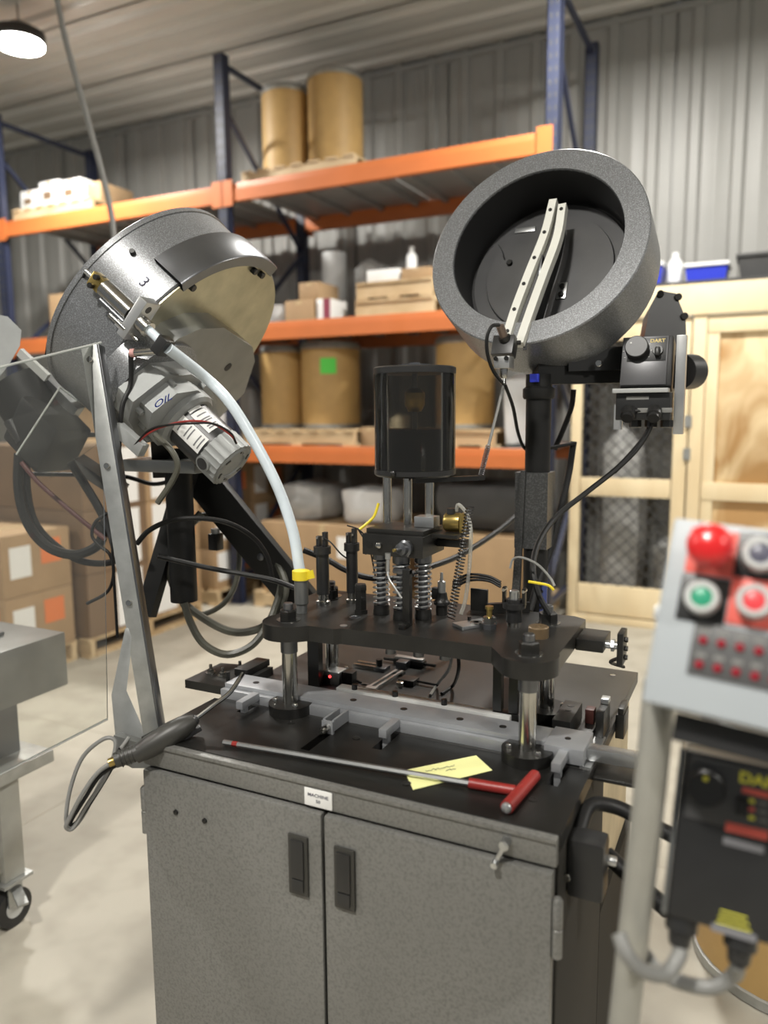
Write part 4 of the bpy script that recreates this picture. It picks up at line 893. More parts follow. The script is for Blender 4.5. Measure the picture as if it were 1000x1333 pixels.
# hose coils hanging behind the stand tube
def cable(name, label, pts, r, mt, cat='cable', n=8): return tag(MB().tube([at(x, y, D=d) for x, y, d in pts], r, n, 7).build(name, mt), label, cat)
cable('air_hose', 'olive grey air hose coil hanging under the stand tube', [(262, 668, 1.98), (235, 700, 1.98), (222, 740, 1.98), (232, 775, 1.98), (258, 800, 1.99), (300, 822, 2.0), (338, 818, 2.0), (362, 795, 2.0), (372, 765, 2.0), (362, 735, 2.02), (345, 712, 2.04)], .0105, 'greyhose', 'hose')
cable('air_hose', 'olive grey air hose making the lowest loop', [(240, 785, 1.93), (248, 810, 1.93), (265, 838, 1.93), (295, 852, 1.94), (328, 840, 1.95), (350, 810, 1.97), (362, 780, 1.99), (368, 755, 2.0)], .0095, 'greyhose', 'hose')
cable('air_hose', 'thinner olive hose loop behind the stand tube', [(300, 690, 2.1), (311, 715, 2.1), (308, 755, 2.1), (292, 785, 2.1), (262, 800, 2.1), (240, 790, 2.1), (232, 765, 2.1)], .0075, 'greyhose', 'hose')
cable('air_hose', 'olive hose arch over the hose coil with a valve', [(225, 730, 2.02), (232, 700, 2.03), (255, 676, 2.04), (280, 672, 2.06), (302, 690, 2.08)], .0105, 'greyhose', 'hose')
p = at(281, 705, D=2.05); t = thing('hose_valve', 'small black hose valve with a pale knob in the hose coil', 'valve', p); MB().box(p, (.03, .03, .045), None, .004).build('body', 'blackplas', t); MB().cyl(p+Vector((0, 0, .0225)), p+Vector((0, 0, .035)), .012, n=14).build('knob', 'bezel', t)
cable('power_cable', 'black cable arching over the stand tube to the diagonal arm', [(178, 708, 1.80), (195, 690, 1.80), (225, 677, 1.84), (265, 675, 1.86), (300, 682, 1.88), (330, 700, 1.90), (348, 725, 1.92), (355, 755, 1.94)], .0062, 'rubber')
cable('power_cable', 'black cable sagging across the stand tube to the nozzle', [(205, 724, 1.80), (235, 731, 1.82), (275, 740, 1.84), (320, 748, 1.84), (355, 755, 1.84), (386, 766, 1.84)], .0062, 'rubber')
cable('power_cable', 'black cable running behind the two cylinder sensors', [(395, 716, 1.92), (425, 728, 1.92), (450, 742, 1.92), (480, 752, 1.92), (520, 752, 1.95), (560, 738, 2.0), (600, 722, 2.1), (650, 690, 2.3), (690, 655, 2.45)], .008, 'rubber')
# wires of the two cylinder sensors
tag(MB().tube([(sa[0]+.008, sa[1]-.009, PZ1+.157), (sa[0]+.03, sa[1]-.014, PZ1+.150), (sa[0]+.055, sa[1]-.012, PZ1+.125), (sb_[0]-.012, sb_[1]-.004, PZ1+.105)], .0018, 6, 6).build('sensor_wire', 'rubber'), 'thin black wire joining the two cylinder sensors', 'wire')
for px, py, d, ex, ey, lab in ((466, 700, 1.70, 490, 756, 'thin black wire from the second cylinder sensor'),):
    cable('sensor_wire', lab, [(px, py-12, d), (px+6, py-2, d-.02), (px+14, py+8, d-.02), (ex, ey, d)], .0018, 'rubber', 'wire', 6)
cable('sensor_wire', 'yellow wire bending up from the cylinder sensor', [(467, 690, 1.72), (476, 683, 1.72), (487, 672, 1.72), (493, 655, 1.72)], .0032, 'yellow', 'wire')
cable('sensor_wire', 'thin black lead from the sensor prong to the head block', [(452, 684, 1.70), (468, 690, 1.69), (480, 706, 1.68), (476, 722, 1.68)], .0018, 'rubber', 'wire', 6)
for i in range(3): cable('sensor_wire', ['upper', 'middle', 'lower'][i]+' black wire of the bundle into the clamp cylinder', [(590, 758+i*4, 1.62), (610, 748+i*4, 1.60), (635, 750+i*3, 1.58), (652, 758+i*3, 1.565)], .003, 'rubber', 'wire', 6)
cable('sensor_wire', 'pale wire looping over the clamp cylinder', [(664, 740, 1.58), (668, 728, 1.58), (680, 726, 1.57), (700, 735, 1.55), (716, 752, 1.54), (722, 763, 1.53)], .0026, 'greycable', 'wire', 6)
cable('sensor_wire', 'yellow wire on the clamp cylinder terminal', [(688, 757, 1.545), (700, 759, 1.54), (714, 762, 1.53), (721, 768, 1.53)], .003, 'yellow', 'wire', 6)

# ================================================================== RIGHT BOWL FEEDER
RC = Vector((-.515, 1.884, 1.945)); RN = Vector((-.044, -.913, .406)).normalized(); RU = (Vector((0, 0, 1))-RN*RN.z).normalized(); RV = RN.cross(RU)
RF = frame(RC, RN, RU)
def R3(u, v, k): return RC+RU*u+RV*v+RN*k
def rpx(px, py, k): p = onplane(px, py, RC+RN*k, RN)-RC; return p.dot(RU), p.dot(RV)
rb = thing('bowl_feeder', 'grey hammertone bowl feeder facing out with a white track inside', 'bowl feeder', (-.50, 1.89, TZ), 'bowl feeders')
MB().lathe([(.209, -.006), (.211, 0), (.265, 0), (.268, -.003), (.268, -.150), (.255, -.166), (.02, -.166)], RF, 80, False).build('bowl', 'hammer', rb)
MB().lathe([(.2092, -.004), (.2092, -.135), (.02, -.135)], RF, 64, False).build('bowl_lining', 'bowlin', rb)
MB().lathe([(.200, -.134), (.200, -.128), (.02, -.1275)], RF, 64).build('disc', 'disc', rb)
MB().lathe([(.166, -.1275), (.163, -.120)], RF, 64).build('inner_disc', 'disc', rb)
# twin nylon track rails
zz = [-.045, -.03, -.015, .0, .010]
r1 = [R3(*rpx(x, y, k), k) for (x, y), k in zip(((721, 262), (710, 305), (690, 355), (671, 405), (658, 447)), zz)]
r2 = [R3(*rpx(x, y, k), k) for (x, y), k in zip(((733, 268), (726, 310), (708, 360), (690, 410), (677, 448)), zz)]
for i, rr in enumerate((r1, r2)):
    sp = spline(rr, 6); q = MB()
    for a, b_ in zip(sp[:-1], sp[1:]): pass
    # rectangular section swept along the path
    vs = []; fs = []
    for j, p in enumerate(sp):
        t_ = (sp[min(j+1, len(sp)-1)]-sp[max(j-1, 0)]).normalized(); s_ = t_.cross(RN).normalized(); n_ = s_.cross(t_)
        for a, b_ in ((-.0098, -.014), (.0098, -.014), (.0098, .008), (-.0098, .008)): vs.append(p+s_*a+n_*b_)
    for j in range(len(sp)-1):
        for k in range(4): fs.append((j*4+k, j*4+(k+1) % 4, (j+1)*4+(k+1) % 4, (j+1)*4+k))
    fs += [(3, 2, 1, 0), tuple(range(len(vs)-4, len(vs)))]
    q.add(vs, fs); ro = q.build('track_rail', 'nylon', rb, label='white nylon track rail')
    if i == 0: sp1 = sp
    for j in ((2, 6, 10, 14, 18, 22) if i == 0 else (1,)):
        b = MB(); bolt(b, sp[j]+RN*.0078, RN, .0045, .003, False); b.build('track_screw', 'blackox', ro)
wv = MB(); sp = spline([p.lerp(q, .6)-RN*.013 for p, q in zip(r1, r2)], 6)[2:19]
vs = [p for p in sp]+[p-RN*max(.02, .108+(p-RC).dot(RN)) for p in sp]; n = len(sp); off = RV*-.004
wv.add(vs+[v+off for v in vs], [(i, i+1, n+i+1, n+i) for i in range(n-1)]+[(2*n+i, 3*n+i, 3*n+i+1, 2*n+i+1) for i in range(n-1)]+[(i, 2*n+i, 2*n+i+1, i+1) for i in range(n-1)]+[(0, n, 3*n, 2*n), (n-1, 3*n-1, 4*n-1, 2*n-1)])
wv.build('track_web', 'blackpaint', rb)
u, v = rpx(707, 352, -.05); MB().box(R3(u, v, -.055), (.055, .006, .06), RF.to_3x3(), .001).build('track_bracket', 'satin', rb)
u, v = rpx(732, 379, -.12); bp = MB().box(R3(u, v, -.118), (.046, .024, .004), RF.to_3x3(), .002).build('bright_bracket', 'brushed', rb)
for d in (-.012, .010): b = MB(); bolt(b, R3(u+d, v, -.116), RN, .007, .006, False); b.build('bracket_screw', 'blackox', bp)
u, v = rpx(684, 300, -.12); MB().box(R3(u, v, -.118), (.014, .055, .004), RF.to_3x3(), .001).build('bright_strip', 'brushed', rb)
u, v = rpx(664, 343, -.12); b = MB(); bolt(b, R3(u, v, -.120), RN, .008, .008, False); b.build('disc_screw', 'blackox', rb)
a = R3(*rpx(657, 338, -.118), -.118); MB().tube([a, a+RN*.02+RU*.01, R3(*rpx(649, 318, -.08), -.08)], .0014, 5, 4).build('guide_wire', 'satin', rb)
# dark slot in the ring next to the track
q0 = R3(*rpx(684, 440, .001), .0005); MB().box(q0, (.062, .008, .002), RF.to_3x3() @ Matrix.Rotation(R(6), 3, 'Z')).build('track_slot', 'bowlin', rb)
# sensor at the track end
se = R3(*rpx(657, 452, .02), .02); ts = thing('track_sensor', 'black track sensor block with silver nozzle at the bowl lip', 'sensor', se)
MB().box(se+Vector((0, 0, 0)), (.048, .052, .030), RF.to_3x3(), .002).build('block', 'blackplas', ts)
k0 = R3(*rpx(657, 440, .035), .035); k1 = R3(*rpx(651, 424, .060), .060); MB().cyl(k0, k1, .0095, n=16).build('barrel', mat('bronze_barrel', (.20, .15, .12), .35, .6), ts); MB().lathe([(.014, -.006), (.014, .004)], frame(k0, k1-k0), 16).build('barrel_nut', 'blackox', ts)
e0 = at(656, 472, D=1.72); MB().box(e0, (.036, .036, .026), None, .001).build('alu_block', 'alu', ts)
for d in (-.012, .012): MB().cyl(e0+Vector((d, -.018, .008)), e0+Vector((d, -.023, .008)), .005, n=12).build('block_screw', 'blackox', ts)
e1 = at(655, 497, D=1.72); MB().lathe([(.009, 0), (.009, .020), (.006, .024), (.007, .036)], frame(e0+Vector((0, 0, -.012)), e1-e0), 14).build('nozzle', 'steel', ts)
MB().cyl(at(672, 446, D=1.70), at(678, 446, D=1.70), .005, n=10).build('side_screw', 'blackox', ts)
cable('sensor_cable', 'black sensor cable looping at the lip of the facing bowl', [(650, 423, 1.68), (640, 425, 1.67), (634, 440, 1.67), (635, 462, 1.68), (643, 484, 1.70), (656, 500, 1.72)], .004, 'rubber')
cable('sensor_cable', 'black cable hanging from the track sensor to the stand post', [(658, 502, 1.74), (668, 530, 1.80), (675, 565, 1.88), (685, 585, 1.93), (705, 585, 1.95), (748, 577, 1.97)], .0042, 'rubber')
# stand post, arm and gear motor behind the bowl
px_, py_ = -.500, 1.89
MB().cyl((px_, py_, 1.03), (px_, py_, 1.60), .031, n=28).build('stand_post', 'blackpaint', rb)
MB().lathe([(.036, 1.575), (.039, 1.58), (.039, 1.60), (.032, 1.605), (.032, 1.635)], Matrix.Translation((px_, py_, 0)), 28).build('post_collar', 'blackpaint', rb)
MB().bb((px_-.012, py_-.042, 1.615), (px_+.010, py_-.032, 1.635), .002).build('blue_tag', 'bluestock', rb, label='small blue tag')
sl = MB(); sl.prism([(-.046, -.036), (.036, -.036), (.036, .036), (-.046, .036)], 1.205, 1.395, Matrix.Translation((px_, py_, 0))); sl.build('post_sleeve', 'hammer_dk', rb)
k = MB(); k.add([(px_-.052, py_-.046, 1.03), (px_-.030, py_-.046, 1.03), (px_-.030, py_-.036, 1.03), (px_-.052, py_-.036, 1.03), (px_-.030, py_-.046, 1.40), (px_-.018, py_-.046, 1.40), (px_-.018, py_-.036, 1.40), (px_-.030, py_-.036, 1.40)], [(3, 2, 1, 0), (4, 5, 6, 7), (0, 1, 5, 4), (1, 2, 6, 5), (2, 3, 7, 6), (3, 0, 4, 7)]); k.build('post_gusset', 'hammer_dk', rb)
MB().bb((px_-.030, py_-.02, TZ), (px_-.004, py_+.02, 1.03)).build('post_leg', 'plaid', rb); MB().bb((px_-.052, py_-.02, TZ), (px_-.034, py_+.02, 1.03)).build('post_leg', 'blackox', rb)
bs = MB().bb((px_+.010, py_-.025, TZ), (px_+.036, py_-.021, 1.12)).build('perforated_strip', mat('blue_strip', (.06, .08, .22), .45), rb)
for i in range(8): MB().cyl((px_+.023, py_-.0252, .95+i*.021), (px_+.023, py_-.0258, .95+i*.021), .0045, n=10).build('strip_hole', 'bowlin', bs)
MB().bar((px_-.01, py_+.0, 1.635), (-.22, 2.07, 1.640), .055, .050).build('cross_arm', 'blackpaint', rb)
MB().bar((-.44, 1.915, 1.668), (-.30, 1.985, 1.672), .05, .055).build('arm_clamp', 'blackplas', rb)
k = MB(); bolt(k, at(780, 473, D=1.84), (0, -1, 0), .008, .008, False); k.build('wing_screw', 'steel', rb)
MB().cyl(RC-RN*.166, RC-RN*.235, .11, n=36).build('gear_drum', 'hammer_dk', rb)
gp = [at(x, y, D=2.12) for x, y in ((846, 400), (858, 378), (880, 382), (893, 415), (894, 455), (888, 500), (850, 502), (835, 460))]
k = MB(); n = len(gp); dd = Vector((-.03, .10, -.02)); k.add(gp+[p+dd for p in gp], [tuple(range(n)), tuple(range(2*n-1, n-1, -1))]+[(i, n+i, n+(i+1) % n, (i+1) % n) for i in range(n)]); k.build('gear_housing', 'blackplas', rb)
for x, y in ((883, 387), (891, 412), (860, 383)): b = MB(); bolt(b, at(x, y, D=2.12), (.2, -1, .1), .010, .008, False); b.build('housing_screw', 'blackox', rb)
MB().cyl(at(885, 484, D=2.1), at(901, 484, D=2.14), .048, n=28).build('motor_end', 'blackplas', rb)
MB().cyl(at(901, 484, D=2.14), at(903.5, 484, D=2.142), .042, n=24).build('red_end_ring', 'redpaint', rb)
# motor speed controller on the arm
cc = thing('speed_controller', 'black motor speed controller with knob and switch beside the facing bowl', 'controller', (-.25, 1.88, 1.52))
tl = Matrix.Rotation(R(-16), 3, 'X')
cfr = Matrix.Translation((-.253, 1.895, 1.657)) @ tl.to_4x4()
def cbx(lo, hi, nm, mt, bev=.002, par=None): return MB(cfr).bb(lo, hi, bev).build(nm, mt, par or cc)
cbx((-.053, 0, -.058), (.060, .055, .062), 'housing', 'blackplas', .004)
fp = cbx((-.052, -.004, -.056), (.050, 0, .060), 'face_plate', mat('face_plate', (.10, .10, .105), .3, .4), .001)
cbx((-.040, -.0050, .000), (.046, -.0042, .056), 'dial_panel', 'blackplas', .0005, fp)
MB(cfr).lathe([(.027, 0), (.026, .018), (.024, .020)], frame((-.018, -.005, .030), (0, -1, 0)), 28).build('dial_knob', 'blackplas', fp)
MB(cfr).lathe([(.0022, 0), (.0022, .001)], frame((-.030, -.0252, .038), (0, -1, 0)), 8).build('dial_mark', 'white', fp)
MB(cfr).lathe([(.012, 0), (.011, .006)], frame((.028, -.005, .024), (0, -1, 0)), 16).build('switch_boot', 'blackox', fp)
MB(cfr).bb((.022, -.020, .008), (.034, -.005, .030), .004).build('switch_lever', 'blackox', fp)
text('brand_print', 'DART', .0115, cfr @ frame((.026, -.0054, .048), (0, -1, 0), (1, 0, 0)), 'gold', fp, .03, 1.1)
sc = MB(cfr)
for i in range(9): a = R(210-i*30); sc.box((-.018+.031*math.cos(a), -.0052, .026+.031*math.sin(a)), (.003, .0004, .0012))
sc.build('dial_scale', 'white', fp, kind='stuff')
MB().bb((-.318, 1.858, 1.586), (-.196, 1.905, 1.596), .001).build('ledge', 'bezel', cc)
MB().bb((-.312, 1.872, 1.523), (-.190, 1.93, 1.586), .003).build('lower_box', 'blackplas', cc)
MB().bb((-.288, 1.8705, 1.570), (-.238, 1.8718, 1.578)).build('serial_label', 'greycable', cc)
for x in (-.282, -.224):
    MB().lathe([(.017, 0), (.017, .020), (.013, .021), (.013, .030)], frame((x, 1.875, 1.545), (0, -.8, -.6)), 12).build('cable_gland', 'blackplas', cc)
for x in (-.25, -.198): MB().bb((x-.012, 1.869, 1.540), (x+.012, 1.872, 1.551), .001).build('gland_plate', 'greycable', cc)
k = MB(); k.bb((-.186, 1.90, 1.49), (-.165, 1.935, 1.715), .001); k.build('mount_plate', 'alu', cc)
k = MB(); k.bb((-.325, 1.93, 1.50), (-.305, 1.936, 1.56)); k.build('mount_tab', 'alu', cc)
for x in (-.27, -.235, -.20): MB().lathe([(.014, 0), (.014, .016), (.010, .018)], frame((x, 1.90, 1.523), (0, 0, -1)), 6).build('lock_nut', 'blackplas', cc)
cable('controller_cable', 'black cable sweeping from the speed controller down to the die plate', [(851, 535, 1.80), (848, 552, 1.80), (835, 575, 1.80), (805, 608, 1.78), (765, 640, 1.76), (725, 672, 1.72), (702, 705, 1.66), (694, 740, 1.60), (702, 775, 1.58), (716, 800, 1.57)], .0065, 'rubber')
cable('controller_cable', 'second cable beside the sweeping controller cable', [(820, 537, 1.79), (832, 535, 1.78), (845, 542, 1.78), (848, 555, 1.785), (830, 585, 1.79), (800, 615, 1.775)], .0045, 'rubber')
cable('controller_cable', 'black cable hanging behind the stand post from the cross arm', [(747, 507, 1.98), (744, 530, 1.99), (733, 560, 1.99), (722, 585, 2.0)], .007, 'rubber')
cable('controller_cable', 'black cable running down beside the stand post', [(747, 575, 1.98), (740, 620, 1.98), (728, 670, 1.97), (715, 720, 1.95), (700, 760, 1.92), (690, 795, 1.90)], .0085, 'rubber')

# ================================================================== ACRYLIC GUARD AND UPRIGHT
gd_ = thing('acrylic_guard', 'clear acrylic side guard on a leaning aluminium angle upright', 'guard', (-1.1, 1.15, .87))
A0, A1 = Vector((-1.093, 1.150, .862)), Vector((-1.262, 1.198, 1.690)); ax = (A1-A0).normalized()
side = Vector((.93, .37, 0)); side = (side-ax*side.dot(ax)).normalized(); nrm = ax.cross(side).normalized()
def ang(a, b, wd, th, s, nn): m_ = (a+b)/2; fr = frame(m_, ax, s); return MB().box(m_+s*wd/2, (wd, th, (b-a).length), fr.to_3x3(), .001)
ang(A0-side*.024, A1-side*.024, .034, .004, side, nrm).build('angle_face', 'steel_lt', gd_)
k = MB(); fr = frame((A0+A1)/2, ax, side); k.box((A0+A1)/2+side*.012-nrm*(-.014), (.004, .030, (A1-A0).length), fr.to_3x3(), .001); k.build('angle_flange', 'satin', gd_)
for t_ in (.02, .36, .70, .965): b = MB(); bolt(b, A0.lerp(A1, t_)-side*.008-nrm*.002 if nrm.y > 0 else A0.lerp(A1, t_)-side*.008+nrm*.002, -nrm if nrm.y > 0 else nrm, .0065, .006, False); b.build('angle_screw', 'steel', gd_)
# sheet runs from the upright towards the aisle
S0, S1 = at(140, 936, D=1.600), at(132, 446, D=1.612); S2, S3 = at(0, 1008, D=1.47), at(0, 478, D=1.47)
S2 = S0+(S2-S0)*1.6; S3 = S1+(S3-S1)*1.6
sn = (S1-S0).cross(S2-S0).normalized()*.0022
k = MB(); k.add([S0-sn, S1-sn, S3-sn, S2-sn, S0+sn, S1+sn, S3+sn, S2+sn], [(0, 1, 2, 3), (7, 6, 5, 4), (0, 4, 5, 1), (1, 5, 6, 2), (2, 6, 7, 3), (3, 7, 4, 0)]); k.build('clear_sheet', 'acrylic', gd_, label='clear acrylic sheet')
MB().tube([S0, S2], .0026, 6, 0).build('sheet_edge', 'edge', gd_); MB().tube([S1, S3], .0026, 6, 0).build('sheet_edge', 'edge', gd_)
# galvanised mounting bracket
bp = [at(x, y, D=1.59) for x, y in ((163, 818), (168, 830), (160, 900), (190, 968), (150, 957), (145, 905))]
k = MB(); n = len(bp); dd = Vector((.004, .006, 0)); k.add(bp+[p+dd for p in bp], [tuple(range(n)), tuple(range(2*n-1, n-1, -1))]+[(i, n+i, n+(i+1) % n, (i+1) % n) for i in range(n)]); k.build('mount_bracket', 'steel_lt', gd_)
k = MB(); bq = [at(x, y, D=1.575) for x, y in ((148, 957), (205, 975), (212, 1000), (172, 1000), (148, 985))]; n = len(bq); dd = Vector((.003, .02, 0)); k.add(bq+[p+dd for p in bq], [tuple(range(n)), tuple(range(2*n-1, n-1, -1))]+[(i, n+i, n+(i+1) % n, (i+1) % n) for i in range(n)]); k.build('mount_foot', 'bracketgrey', gd_)
# bent clear cover in front of the neighbouring motor
c0, c1, c2, c3 = at(78, 504, D=1.86), at(21, 592, D=1.83), at(66, 622, D=1.92), at(152, 560, D=1.95)
cv = thing('clear_cover', 'bent clear acrylic cover in front of the dark gear motor', 'cover', c1)
n_ = (c1-c0).cross(c3-c0).normalized()*.0018
k = MB(); k.add([c0-n_, c1-n_, c2-n_, c3-n_, c0+n_, c1+n_, c2+n_, c3+n_], [(0, 1, 2, 3), (7, 6, 5, 4), (0, 4, 5, 1), (1, 5, 6, 2), (2, 6, 7, 3), (3, 7, 4, 0)]); k.build('sheet', 'acrylic', cv)
MB().tube([c0, c1], .0022, 6, 0).build('sheet_edge', 'edge', cv); MB().tube([c0, c3], .0022, 6, 0).build('sheet_edge', 'edge', cv)

# ================================================================== NEIGHBOURING MACHINE AT THE LEFT
nm = thing('gear_motor', 'dark gear motor with grey cast end behind the acrylic guard', 'motor', at(60, 610, D=2.05))
gq = [at(x, y, D=2.0) for x, y in ((-40, 440), (-10, 408), (10, 412), (28, 430), (26, 450), (12, 474), (-8, 500), (-40, 500))]
k = MB(); n = len(gq); dd = Vector((-.10, .05, .0)); k.add(gq+[p+dd for p in gq], [tuple(range(n)), tuple(range(2*n-1, n-1, -1))]+[(i, n+i, n+(i+1) % n, (i+1) % n) for i in range(n)]); k.build('cast_end', 'cast', nm)
k = MB(); k.bar(at(26, 458, D=1.99), at(62, 492, D=1.99), .022, .012, (0, -1, 0)); k.build('name_plate', 'bezel', nm)
k = MB(); k.bar(at(50, 490, D=2.04), at(100, 540, D=2.04), .05, .03, (0, -1, 0)); k.build('shaft_arm', 'satin', nm)
MB().cyl(at(25, 500, D=2.06), at(62, 560, D=2.06), .085, .080, 28).build('dark_body', 'blackpaint', nm)
k = MB(); k.box(at(62, 565, D=2.02), (.15, .12, .14), Matrix.Rotation(R(38), 3, 'Y'), .012); k.build('gear_case', 'blackpaint', nm)
k = MB(); k.cyl(at(14, 548, D=2.0), at(30, 575, D=2.0), .018, n=14); k.build('cable_gland', 'blackplas', nm)
MB().bar(at(100, 566, D=2.04), at(150, 566, D=2.04), .02, .012).build('spigot', 'blackox', nm)
MB().bar(at(100, 600, D=2.05), at(160, 640, D=2.06), .03, .05, (0, -1, 0)).build('support_arm', 'satin', nm)
pc = at(-75, 470, X=-2.03); MB().cyl((pc.x, pc.y, .871), (pc.x, pc.y, pc.z+.02), .03, n=20).build('stand_column', 'blackpaint', nm)
MB().bar(pc, at(-15, 462, D=2.06), .05, .05).build('stand_arm', 'blackpaint', nm)
cable('thick_cable', 'thick taped black cable bundle looping behind the acrylic guard', [(25, 590, 2.0), (24, 630, 2.0), (30, 665, 2.0), (45, 695, 2.0), (68, 715, 2.0), (98, 722, 2.0), (125, 712, 2.0), (134, 695, 2.0), (128, 680, 2.0)], .013, 'rubber')
cable('thick_cable', 'second black cable of the loop behind the acrylic guard', [(35, 592, 2.02), (36, 640, 2.02), (46, 680, 2.02), (70, 708, 2.02), (105, 730, 2.02), (145, 732, 2.0), (160, 715, 1.98)], .009, 'rubber')
cable('thick_cable', 'black cable running slantwise from the gear motor to the upright', [(92, 602, 2.0), (110, 630, 2.0), (128, 660, 2.0), (143, 690, 1.98), (150, 712, 1.96)], .011, 'rubber')
cable('thin_cable', 'dark red lead slanting across the cable loop', [(28, 602, 1.98), (50, 628, 1.98), (80, 655, 1.98), (110, 680, 1.98), (137, 702, 1.98)], .006, mat('dull_red', (.09, .03, .028), .45))
cable('thin_cable', 'thin black lead forming a small ring near the upright', [(140, 668, 1.9), (124, 680, 1.9), (120, 698, 1.9), (132, 712, 1.9), (143, 722, 1.9), (148, 745, 1.9), (140, 770, 1.9), (113, 786, 1.9)], .0042, 'rubber')
cable('thin_cable', 'thin black lead hanging along the upright', [(146, 690, 1.88), (147, 730, 1.88), (150, 780, 1.88), (153, 830, 1.88)], .0035, 'rubber')
cable('thin_cable', 'black cable running level behind the upright under the stand plate', [(40, 617, 2.1), (100, 618, 2.1), (160, 620, 2.1), (200, 630, 2.08), (235, 622, 2.05)], .006, 'rubber')

# steel bench with machine base
bn = thing('steel_bench', 'grey steel bench on castors carrying a plain steel box', 'bench', (-2.3, 1.2, 0))
bx = MB().bb((-3.0, .35, .70), (-1.93, 1.657, .871), .006).build('steel_box', 'bracketgrey', bn)
MB().bb((-2.75, .6, .872), (-2.07, 1.55, .884), .003).build('cover_plate', 'satin', bn)
BTZ = at(70, 975, X=-1.95); MB().bb((-3.0, .35, BTZ.z-.04), (-1.95, BTZ.y, BTZ.z), .004).build('bench_top', 'steel_lt', bn)
for x in (-2.9, -2.1): MB().bb((x-.06, .45, BTZ.z), (x+.06, BTZ.y-.05, .70)).build('spacer', 'satin', bn)
for x, y in ((-1.99, 1.44), (-1.99, .45), (-2.93, 1.44), (-2.93, .45)):
    MB().bb((x-.035, y-.035, .16), (x+.035, y+.035, BTZ.z-.04), .004).build('leg', 'polegrey', bn)
    c_ = MB(); c_.bb((x-.05, y-.05, .150), (x+.05, y+.05, .160)); c_.bb((x-.03, y-.025, .07), (x-.025, y+.025, .15)); c_.bb((x+.025, y-.025, .07), (x+.03, y+.025, .15)); co = c_.build('castor', 'steel_lt', bn)
    MB().cyl((x-.022, y, .06), (x+.022, y, .06), .0595, n=24).build('wheel', 'blackplas', co); MB().cyl((x-.0235, y, .06), (x+.0235, y, .06), .03, n=20).build('wheel_hub', 'bezel', co)
    MB().bar((x+.03, y, .13), (x+.10, y-.03, .11), .03, .008).build('brake_pedal', 'steel_lt', co)
for y in (.45, 1.44): MB().bar((-2.9, y, .22), (-2.02, y, .22), .05, .05).build('stretcher', 'polegrey', bn)
MB().bar((-1.99, .48, .22), (-1.99, 1.41, .22), .05, .05).build('stretcher', 'polegrey', bn)

# ================================================================== CONTROL PENDANT IN FRONT
pn = thing('control_pendant', 'light grey pushbutton control box on a slanting grey pole', 'control panel', (-.09, .76, 0))
B0, B1, B2 = at(878, 673, D=.80), at(835, 912, D=.765), at(1000, 949, D=.712)
bu = (B0-B1).normalized(); bv = (B2-B1); bv = (bv-bu*bv.dot(bu)).normalized(); bn_ = bv.cross(bu).normalized()*1
if bn_.dot(CAMP-B0) < 0: bn_ = -bn_
BH = (B0-B1).length; BW = .26
BF = Matrix(((bv.x, bu.x, bn_.x, B1.x), (bv.y, bu.y, bn_.y, B1.y), (bv.z, bu.z, bn_.z, B1.z), (0, 0, 0, 1)))   # x right, y up, z out of the face
MB(BF).bb((0, 0, -.075), (BW, BH, 0), .004).build('enclosure', 'boxgrey', pn)
def bpx(px, py, k=0.): p = BF.inverted() @ onplane(px, py, B1+bn_*k, bn_); return p.x, p.y
def button(px, py, plate, kind, cap, legend=True):
    x, y = bpx(px, py, .012); T = Matrix.Translation((x, y, 0))
    lp_ = MB(BF).bb((x-.0225, y-.0235, 0), (x+.0225, y+.0235, .0016), .0006).build('legend_plate', plate, pn)
    if kind == 'mush':
        b = MB(BF).lathe([(.015, .0016), (.015, .014), (.012, .016), (.012, .026)], T, 24).build('stem_collar', 'satin', pn)
        MB(BF).lathe([(.017, .026), (.0215, .030), (.0215, .036), (.018, .043), (.010, .047), (.001, .048)], T, 28).build('mushroom_button', cap, pn, label='red mushroom stop button')
    else:
        b = MB(BF).lathe([(.0165, .0016), (.0165, .018), (.0150, .0205), (.0105, .0205), (.0100, .0175)], T, 26, False).build('bezel', 'bezel', pn)
        MB(BF).lathe([(.0102, .010), (.0102, .0180), (.0085, .0190)], T, 22).build('push_button', cap, pn)
button(926, 716, 'rprint', 'mush', 'red'); button(914, 778, 'blackplas', 'push', 'green')
button(990, 722, 'blackplas', 'push', mat('slate_button', (.10, .10, .14), .35)); button(982, 783, 'rprint', 'push', 'reddot')
x0, y0 = bpx(893, 882); x1, y1 = bpx(1000, 835); x1 = BW-.03; x1 = min(x1, x0+.155)
yb = y0+.004; lpn = MB(BF).bb((x0, yb, 0), (x1, yb+.052, .0018), .0006).build('lamp_panel', mat('lamp_panel', (.075, .075, .075), .45), pn)
for r_ in range(2):
    for c_ in range(9):
        xx, yy = x0+.010+c_*.0165, yb+.011+r_*.024
        MB(BF).lathe([(.0042, .0018), (.0042, .004), (.003, .006)], Matrix.Translation((xx, yy, 0)), 12).build('indicator', 'redlamp', lpn)
        MB(BF).bb((xx-.0048, yy+.0075, .0018), (xx+.0048, yy+.0115, .0022)).build('indicator_label', 'greycable', lpn)
MB(BF).bb((-.006, BH*.45, -.05), (-.0005, BH*.52, -.02), .001).build('side_latch', 'bezel', pn)
